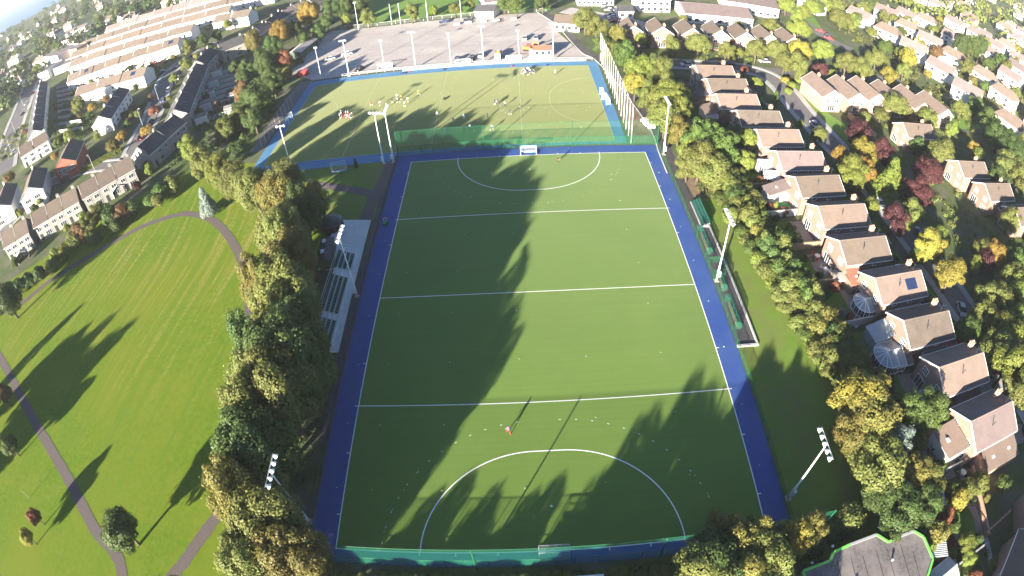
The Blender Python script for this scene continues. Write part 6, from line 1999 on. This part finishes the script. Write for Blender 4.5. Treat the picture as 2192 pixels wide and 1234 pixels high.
obj('tipper_body', MB().box((-.9, 0, 1.05), (3.9, 2.0, .3)).box((-.9, -.98, 1.5), (3.9, .06, .7)).box((-.9, .98, 1.5), (3.9, .06, .7)).box((-2.82, 0, 1.5), (.06, 1.9, .7)).mesh('tipper_body', 'paint_grey'), tk2)
obj('load', MB().lathe([(1.2, 1.2), (1.0, 1.7), (.5, 2.2), (.05, 2.4)], 9, 0, (-.9, 0, 0)).mesh('load', 'paint_orange'), tk2)
wm = MB().lathe([(.05, -.14), (.42, -.14), (.45, 0), (.42, .14), (.05, .14)], 12, 0, (0, 0, 0), (0, 1, 0)).mesh('wheel', 'rubber')
for x in (-1.9, 1.8):
    for y in (-.85, .85):
        obj('wheel', wm, tk2, (x, y, .45))
wt = thing('white_tank', 'white upright tank beside the red roofed cabin', 'tank', (*(3.6, 112.7), 0))
obj('body', MB().lathe([(.8, 0), (.82, .1), (.82, 2.2), (.6, 2.5), (.1, 2.6)], 16).mesh('body', 'metal_white', smooth=True), wt)
obj('lid', MB().lathe([(.3, 2.55), (.3, 2.72), (.02, 2.75)], 12).mesh('lid', 'metal_grey'), wt)
for i, (x, y) in enumerate([(-24.4, 155.5), (-19.9, 156.5), (-13.8, 156.5), (-8.7, 157.2), (-1.7, 158.1)]):
    tag(obj('concrete_block', MB().box((0, 0, .4), (2.6, .9, .8)).mesh('concrete_block', 'concrete'), None, (x, y, 0), .05), '%s pale concrete block along the back of the gravel yard' % ORD[i], 'block', 'concrete blocks on the yard')

# ------------------------------------------------------------------ street lamps
SLP = [('column', MB().tube([(0, 0, 0), (0, 0, 6.6), (0, -.3, 7.2), (0, -1.3, 7.4)], [.09, .06, .05, .04], 6).mesh('column', 'metal_grey')), ('lamp_head', MB().box((0, -1.5, 7.4), (.22, .7, .12)).mesh('lamp_head', 'metal_white'))]
for i, (p, a) in enumerate(zip([(-143.0, 118.3), (-137.0, 95.2), (-140.3, 65.2), (-253.3, 130.2), (-231.2, 105.3), (-297.2, 180.4), (-443.5, 359.7)], (70, 70, 30, 60, 60, 60, 50))):
    place(SLP, 'street_lamp', '%s grey street lamp of the estate, counted from the pitch' % ORD[i], 'street lamp', p, R(a), 'estate street lamps')
for i, p in enumerate([(-407.5, 291.7), (-382.8, 275.0), (-374.2, 258.0), (-365.4, 244.3), (-352.6, 228.1), (-340.5, 200.0), (-333.5, 198.9)]):
    place(SLP, 'street_lamp', '%s tall grey lamp column along the main road' % ORD[i], 'street lamp', p, R(60), 'main road lamps', scale=(1, 1, 1.4))

# ------------------------------------------------------------------ people
def person_mesh(name, J):
    """One skinned figure from a joint table; faces take the garment of the nearest bone."""
    bones = [('pelvis', 'belly', 'shirt'), ('belly', 'chest', 'shirt'), ('chest', 'neck', 'shirt'), ('neck', 'chin', 'skin'), ('chin', 'crown', 'skin')]
    rad = dict(pelvis=.15, belly=.135, chest=.155, neck=.06, chin=.085, crown=.095)
    for s in 'lr':
        bones += [('chest', s + 'sho', 'shirt'), (s + 'sho', s + 'elb', 'shirt'), (s + 'elb', s + 'wri', 'skin'), (s + 'wri', s + 'palm', 'skin'),
                  ('pelvis', s + 'hip', 'shorts'), (s + 'hip', s + 'kne', 'shorts'), (s + 'kne', s + 'ank', 'socks'), (s + 'ank', s + 'toe', 'socks')]
        rad.update({s + 'sho': .075, s + 'elb': .048, s + 'wri': .034, s + 'palm': .04, s + 'hip': .1, s + 'kne': .065, s + 'ank': .045, s + 'toe': .04})
        w, pm = Vector(J[s + 'wri']), Vector(J[s + 'palm'])
        d = (pm - w).normalized()
        sd = d.cross(Vector((0, 1, 0)) if abs(d.y) < .8 else Vector((1, 0, 0))).normalized()
        for k in range(5):
            off = (k - 1.8) * .02
            root = pm + sd * off + d * .02 if k < 4 else w + d * .03 + sd * .035
            ln = (.055, .066, .062, .05, .045)[k]
            mid = root + d * ln * .55 + (sd * .02 if k == 4 else Vector((0, 0, 0)))
            tip = mid + d * ln * .45 + Vector((0, .02, -.006))
            J['%sf%da' % (s, k)], J['%sf%db' % (s, k)] = tuple(mid), tuple(tip)
            bones += [(s + 'palm' if k < 4 else s + 'wri', '%sf%da' % (s, k), 'skin'), ('%sf%da' % (s, k), '%sf%db' % (s, k), 'skin')]
            rad['%sf%da' % (s, k)], rad['%sf%db' % (s, k)] = .0095, .008
    keys = list(rad)
    me = bpy.data.meshes.new('skeleton')
    me.from_pydata([J[k] for k in keys], [(keys.index(a), keys.index(b2)) for a, b2, _ in bones], [])
    o = bpy.data.objects.new('skeleton', me)
    COL.objects.link(o)
    o.modifiers.new('skin', 'SKIN')
    sk = me.skin_vertices[0].data
    for i, k in enumerate(keys):
        sk[i].radius = (rad[k], rad[k] * (.75 if k in ('pelvis', 'belly', 'chest') else 1))
        sk[i].use_root = k == 'pelvis'
    su = o.modifiers.new('sub', 'SUBSURF')
    su.levels = su.render_levels = 1
    dgx = bpy.context.evaluated_depsgraph_get()
    out = bpy.data.meshes.new_from_object(o.evaluated_get(dgx), depsgraph=dgx)
    bpy.data.objects.remove(o)
    out.name = name
    mats = ['skin', 'cloth_white', 'cloth_navy', 'cloth_white', 'hair']
    for x in mats:
        out.materials.append(MATS[x])
    idx = {'skin': 0, 'shirt': 1, 'shorts': 2, 'socks': 3}
    seg = [(Vector(J[a]), Vector(J[b2]), idx[r], rad[a]) for a, b2, r in bones]
    for p in out.polygons:
        c = p.center
        best = (9e9, 0)
        for a, b2, r, rr in seg:
            t = max(0, min(1, (c - a).dot(b2 - a) / max((b2 - a).length_squared, 1e-9)))
            dd = (c - (a + (b2 - a) * t)).length - rr * .8
            if dd < best[0]:
                best = (dd, r)
        m_ = best[1]
        if c.z > J['chin'][2] + .03 and (c.y > J['chin'][1] - .03 or c.z > J['crown'][2] + .02):
            m_ = 4
        p.material_index = m_
        p.use_smooth = True
    return out


def joints(lean=0.0, step=.12, arm=.1, low=1.0, raise_=0.0):
    """Figure faces -y; low < 1 bends the knees."""
    hz = .92 * low
    J = dict(pelvis=(0, 0, hz), belly=(0, -.02 - lean * .12, hz + .2), chest=(0, -.02 - lean * .3, hz + .42), neck=(0, -lean * .42, hz + .58), chin=(0, -.03 - lean * .5, hz + .66), crown=(0, -.01 - lean * .56, hz + .76))
    for s, g in (('l', 1), ('r', -1)):
        fs = step * g
        J[s + 'hip'] = (g * .1, 0, hz - .06)
        J[s + 'kne'] = (g * .12, -fs * .6 - (1 - low) * .45, .48 * low + .02)
        J[s + 'ank'] = (g * .13, -fs + (1 - low) * .12, .09)
        J[s + 'toe'] = (g * .14, -fs + (1 - low) * .12 - .17, .045)
        cz, cy = J['chest'][2], J['chest'][1]
        J[s + 'sho'] = (g * .19, cy, cz + .06)
        up = raise_ if g > 0 else 0
        J[s + 'elb'] = (g * (.25 + arm * .4), cy - .04 - lean * .1 + fs * .4, cz - .2 + up * .25)
        J[s + 'wri'] = (g * (.22 + arm), cy - .16 - lean * .2 + fs * .3, cz - .4 + up * .62)
        J[s + 'palm'] = (g * (.21 + arm), cy - .2 - lean * .24 + fs * .3, cz - .47 + up * .74)
    return J


POSE = [person_mesh('body', joints(0, .1, .06)), person_mesh('body', joints(.35, .3, .12, .93)), person_mesh('body', joints(.8, .2, .02, .82)), person_mesh('body', joints(.1, .2, .25, 1, .8)), person_mesh('body', joints(.2, .45, .1, .95))]
STICK = MB().tube([(0, 0, .92), (0, -.05, .1), (0, -.14, .03), (0, -.22, .08)], [.018, .022, .025, .02], 5).mesh('hockey_stick', 'paint_yellow')


def person(p, a, pose, shirt, shorts, socks, lab, group=None, stick=False):
    o = obj('person', POSE[pose], None, (p[0], p[1], .06), R(a), (1, 1, 1), [None, 'cloth_' + shirt, 'cloth_' + shorts, 'cloth_' + socks, None])
    tag(o, lab, 'person', group)
    if stick:
        d = Vector((math.sin(R(a)), -math.cos(R(a))))
        tag(obj('hockey_stick', STICK, None, (p[0] + d.x * .3 + .2, p[1] + d.y * .3, .06), R(a)), 'hockey stick with the ' + ' '.join(lab.split()[:11]), 'stick')


person((-5.3, -28.0), 200, 1, 'pink', 'maroon', 'red', 'person in pink top walking on the near half of the new pitch', None, True)
person((6.5, 42.2), 30, 2, 'black', 'maroon', 'black', 'crouching goalkeeper in dark kit in front of the far goal', None)
huddle = [(-52.2, 74.3), (-52.0, 75.2), (-51.3, 73.6), (-51.0, 74.5), (-50.3, 72.9), (-50.2, 74.1), (-49.6, 73.2), (-49.5, 74.3), (-48.8, 73.5), (-48.7, 74.4), (-51.6, 76.1), (-50.8, 75.9), (-50.0, 75.7), (-52.5, 76.8)]
for i, p in enumerate(huddle):
    c_ = rnd.choice(('white', 'white', 'maroon', 'grey'))
    person(p, rnd.uniform(0, 360), rnd.randint(0, 1), c_, rnd.choice(('navy', 'black', 'maroon')), rnd.choice(('white', 'maroon')), 'player in a %s top in the tight huddle at the tree end' % c_, 'players in the huddle')
for i, (p, c, w) in enumerate(zip([(-44.2, 80.9), (-41.3, 80.2), (-39.1, 78.1), (-38.0, 81.3), (-37.1, 84.0), (-36.1, 81.1), (-35.4, 82.8), (-33.8, 77.9), (-33.3, 80.7), (-30.6, 85.5)],
                                  ('red', 'white', 'white', 'navy', 'white', 'white', 'yellow', 'white', 'white', 'yellow'), range(10))):
    person(p, rnd.uniform(0, 360), rnd.choice((0, 1, 4, 3)), c, rnd.choice(('navy', 'black', 'maroon')), 'white', '%s player from the huddle in the loose line across the old pitch, %s top' % (ORD[i], c), 'players in the loose line', i % 3 == 0)
for i, (p, c, l) in enumerate(zip([(-23.5, 69.2), (-18.9, 65.1), (-16.2, 66.8), (-20.6, 59.7), (-15.8, 59.8), (-14.3, 60.1), (-13.2, 59.1), (-10.0, 66.2), (-8.8, 59.4), (-8.1, 74.6), (-7.7, 74.0), (-7.3, 75.4), (-5.5, 73.2), (-4.1, 67.8), (-1.5, 71.1), (10.0, 95.1)],
                                  ('white', 'navy', 'sky', 'sky', 'grey', 'white', 'grey', 'navy', 'sky', 'navy', 'grey', 'navy', 'white', 'navy', 'black', 'white'),
                                  ('standing on the halfway line of the old pitch', 'nearest the halfway line in the tree shadow', 'between two others in the tree shadow', 'closest to the netting on the left', 'second from the left by the netting', 'in white by the netting', 'third in the row by the netting', 'bending in the shadow left of the faded line', 'farthest right by the netting', 'left of the trio in the shadow', 'middle of the trio in the shadow', 'right of the trio in the shadow', 'with spread arms right of the trio', 'left of the faded line in sunlight', 'in black on the faded line', 'alone near the far corner by the lane'))):
    person(p, rnd.uniform(0, 360), (0, 4, 0, 1, 0, 1, 0, 2, 4, 0, 0, 1, 3, 1, 0, 0)[i], c, rnd.choice(('navy', 'black', 'grey')), rnd.choice(('white', 'navy')), 'player %s' % l, None)
for i, p in enumerate([(-0.1, 96.5), (0.5, 97.3), (0.9, 95.8), (1.4, 97.0), (1.8, 95.5), (2.3, 96.7), (2.8, 95.8), (3.3, 96.6), (1.6, 98.5), (0.9, 98.6), (2.3, 98.4)]):
    c_ = rnd.choice(('white', 'navy', 'grey', 'sky'))
    person(p, rnd.uniform(0, 360), rnd.randint(0, 1), c_, rnd.choice(('navy', 'black')), rnd.choice(('white', 'navy')), 'player in a %s top in the cluster at the far border' % c_.replace('sky', 'pale blue'), 'players in the far cluster')
for i, (x, y) in enumerate([(-38.8, 104.3), (-37.4, 104.6), (-36.2, 105.3), (-24.9, 104.7), (-3.1, 103.8), (8.0, 103.2)]):
    bg = MB().lathe([(.12, -.42), (.2, -.38), (.22, 0), (.2, .38), (.12, .42)], 8, 0, (0, 0, .2), (1, .3, 0)).mesh('kit_bag', 'cloth_' + rnd.choice(('navy', 'black', 'red')))
    tag(obj('kit_bag', bg, None, (x, y, .05), rnd.uniform(0, 3)), '%s kit bag lying on the far blue border, from the tree side' % ORD[i], 'bag', 'kit bags on the border')
tag(obj('ball_bag', MB().lathe([(.1, 0), (.4, .05), (.45, .35), (.3, .6), (.08, .7)], 10).mesh('ball_bag', 'cloth_black', smooth=True), None, (*(-22.6, 80.5), .05)), 'black ball bag beside the halfway line of the old pitch', 'bag')

# ------------------------------------------------------------------ balls
BALL = MB().lathe([(.01, -.06), (.042, -.044), (.06, 0), (.042, .044), (.01, .06)], 10).mesh('hockey_ball', 'line_white', smooth=True)
NEW = ([(-3.6, -14.7), (-14.2, -14.9), (-23.8, -15.0), (-28.8, -14.9), (-28.7, -26.0), (-23.7, -26.3), (-14.4, -26.3), (-23.6, -36.8), (-19.2, -36.7), (-20.5, -39.7), (-21.3, -42.9), (-14.1, -36.8), (-28.6, -36.7), (-3.3, -36.7), (0.1, -39.4)]
       + [(-3.6, -14.7), (6.6, -14.8), (18.3, -14.9), (18.4, -26.1), (6.9, -26.1), (0.1, -39.4), (7.2, -36.5), (18.6, -36.5), (19.3, -36.7), (20.5, -39.6), (21.3, -42.9), (28.9, -14.6), (28.9, -25.9), (28.9, -36.4)]
       + [(0.0, 39.2), (-20.7, 40.0), (-19.2, 36.6), (-15.1, 31.3), (-12.6, 29.4), (-9.7, 27.7), (-6.6, 26.6), (-3.8, 26.1), (-3.3, 26.2), (0.1, 26.1), (3.3, 26.0), (-14.2, 25.9), (-13.4, 16.5), (-4.0, 16.3), (-23.4, 6.3), (-14.1, 6.1), (-3.7, 6.4), (-23.6, -4.0), (-14.4, -4.2), (-3.8, -4.4), (-23.4, 26.0), (-28.7, 6.3), (-28.7, -4.2), (-28.9, 16.0)]
       + [(17.9, 36.1), (19.3, 36.7), (17.4, 33.8), (18.1, 25.9), (17.8, 16.1), (18.4, 6.2), (18.2, -4.1), (28.8, 36.4), (28.8, 25.9), (28.8, 16.5), (28.9, 6.3), (28.9, -4.3), (28.9, -14.7)])
for x, y in NEW:
    tag(obj('hockey_ball', BALL, None, (x, y, .13)), 'white hockey ball lying loose on the new pitch', 'ball', 'balls on the new pitch')
for i in range(64):
    x, y = (rnd.uniform(-8, 20), rnd.uniform(54, 101)) if i % 2 else (rnd.uniform(-66, 12), rnd.uniform(53, 101))
    tag(obj('hockey_ball', BALL, None, (x, y, .12)), 'white hockey ball lying loose on the old pitch', 'ball', 'balls on the old pitch')
CONE = MB().lathe([(.16, 0), (.15, .03), (.05, .13), (.04, .14)], 10).mesh('marker_cone', 'paint_orange')
for i, (x, y) in enumerate([(-1.7, 98.5), (-19.9, 95.5), (2.9, 82.2), (-50.6, 86.3), (7.9, 58.8)]):
    tag(obj('marker_cone', CONE, None, (x, y, .05)), 'small orange marker cone on the old pitch', 'cone', 'marker cones')

# ------------------------------------------------------------------ garden furniture and roof details near the brick row
def chairs(p, cols, lab):
    t = thing('garden_table', 'round garden table ' + lab, 'table', (*p, .03))
    obj('top', MB().lathe([(.05, .7), (.6, .7), (.6, .74), (.05, .74)], 14).mesh('top', 'white_paint'), t)
    obj('leg', MB().tube([(0, 0, 0), (0, 0, .7)], [.25, .04], 6).mesh('leg', 'white_paint'), t)
    for k, c in enumerate(cols):
        a = k * 2 * math.pi / len(cols)
        s = thing('garden_chair', '%s garden chair %s' % (ORD[k], lab), 'chair', (p[0] + 1.05 * math.cos(a), p[1] + 1.05 * math.sin(a), .03), a + math.pi / 2, 'garden chairs ' + lab)
        obj('seat', MB().box((0, 0, .44), (.5, .5, .06)).mesh('seat', c), s)
        obj('backrest', MB().box((0, -.24, .74), (.5, .05, .55)).mesh('backrest', c), s)
        for x in (-.2, .2):
            for y in (-.2, .2):
                obj('leg', MB().tube([(x, y, 0), (x, y, .42)], .025, 4).mesh('leg', c), s)


chairs((55.1, 5.8), ['cloth_red'] * 3, 'on the sunlit red patio')
chairs((55.2, 1.8), ['white_paint'] * 3, 'on the brick patio by the glazed door')
chairs((55.3, -11.9), ['white_paint'] * 4, 'beside the hedge below the glass sun room')
chairs((63.7, -44.8), ['timber'] * 4, 'on the patio of the nearest brick house')
tp = thing('trampoline', 'green round trampoline in a back garden', 'trampoline', (*(54.2, 22.4), 0))
obj('mat', MB().lathe([(.02, .62), (1.0, .62), (1.25, .64), (1.25, .68), (.02, .66)], 20).mesh('mat', 'cloth_green'), tp)
for k in range(4):
    a = k * math.pi / 2
    obj('leg', MB().tube([(math.cos(a), math.sin(a), 0), (math.cos(a), math.sin(a), .64)], .04, 5).mesh('leg', 'metal_grey'), tp)
block('garden_shed', 'small timber shed with felt roof on the brick patio', 'shed', *[(55.0, -2.2), (57.5, -2.2)], 1.8, 1.9, 'timber', 'felt_roof', .5)
block('garden_shed', 'dark shed with white door in the shaded garden', 'shed', *[(58.4, -23.7), (62.2, -23.3)], 2.2, 2.0, 'hut_green', 'felt_roof', .4)

# estate and corner gardens: dividing walls and sheds
for i in range(9):
    t = i / 8
    x, y = -106.5 - 16 * t, 86 + 46 * t
    tag(obj('garden_wall', MB().box((0, 0, .75), (13, .18, 1.5)).mesh('garden_wall', 'concrete'), None, (x + 7.5, y + 3, 0), R(18)), '%s low garden wall behind the long slate terrace, from the pitch end' % ORD[i], 'garden wall', 'walls behind the slate terrace')
    if i % 2 == 0:
        block('garden_shed', '%s small shed behind the long slate terrace, from the pitch end' % ORD[i // 2], 'shed', (x + 9, y + 4.5), (x + 11.2, y + 5.2), 2.0, 2.0, ('timber', 'hut_green', 'concrete')[i % 3], ('felt_roof', 'metal_grey')[i % 2], .4)
        annex = thing('rear_extension', '%s pale rear extension of the long slate terrace, from the pitch end' % ORD[i // 2], 'extension', (x + 1.2, y + 1.5, 0), R(18))
        obj('wall', MB().box((0, 0, 1.35), (4.4, 3.4, 2.7)).mesh('wall', 'render_white'), annex)
        obj('roof', MB().box((0, 0, 2.78), (4.7, 3.7, .16)).mesh('roof', 'felt_roof'), annex)
        obj('window', MB().box((2.22, 0, 1.4), (.06, 2.2, 1.5)).mesh('window', 'glass'), annex)
for i in range(9):
    t = i / 8
    x, y = -203 - 72 * t, 112 + 78 * t
    tag(obj('garden_wall', MB().box((0, 0, .75), (20, .18, 1.5)).mesh('garden_wall', 'concrete'), None, (x + 13, y - 2, 0), R(-12)), '%s garden wall behind the dark terrace by the main road, from its near end' % ORD[i], 'garden wall', 'walls behind the main road terrace')
for i, (x, y, L, a) in enumerate(((56.5, -49.5, 9, 75), (64.5, -50.5, 12, 80), (58, -58.5, 9, 12), (66.5, -55, 7, 15))):
    tag(obj('garden_wall', MB().box((0, 0, .8), (L, .2, 1.6)).box((0, 0, 1.64), (L + .1, .3, .1)).mesh('garden_wall', 'brick_pale' if i % 2 else 'concrete'), None, (x, y, 0), R(a)), '%s garden wall round the oval lawn garden' % ORD[i], 'garden wall', 'walls round the oval lawn')
tag(obj('garden_path', ribbon_mesh('garden_path', [(63.4, -44), (64.2, -50), (63.8, -58), (62.5, -64)], 1.0, .035, 'paving', rag=.05)), kind='structure')
tag(obj('garden_path', ribbon_mesh('garden_path', [(55.5, -46), (56.4, -52), (56, -60)], .9, .035, 'paving', rag=.05)), kind='structure')
for i in range(16):
    tree(55 + (i * 2.9) % 12.5, -47 - (i * 4.7) % 17, 1.2 + (i % 3) * .6, .8 + (i % 4) * .25, 'shrub', ('green', 'olive', 'dark', 'autumn', 'rust')[i % 5], '%s shrub of the oval lawn garden, from its near side' % ORD[i], 'shrubs of the oval lawn garden')

# ------------------------------------------------------------------ the air
hz = MB()
hz.box((0, 0, 38.5), (54000, 54000, 81))
hm = bpy.data.materials.new('haze')
hm.use_nodes = True
hm.node_tree.nodes.clear()
pv = hm.node_tree.nodes.new('ShaderNodeVolumePrincipled')
pv.inputs['Color'].default_value = (.93, .95, 1, 1)
pv.inputs['Density'].default_value = 0.00012
pv.inputs['Anisotropy'].default_value = 0.1
mo = hm.node_tree.nodes.new('ShaderNodeOutputMaterial')
hm.node_tree.links.new(pv.outputs[0], mo.inputs['Volume'])
MATS['haze'] = hm
tag(obj('haze', hz.mesh('haze', 'haze')), kind='stuff')
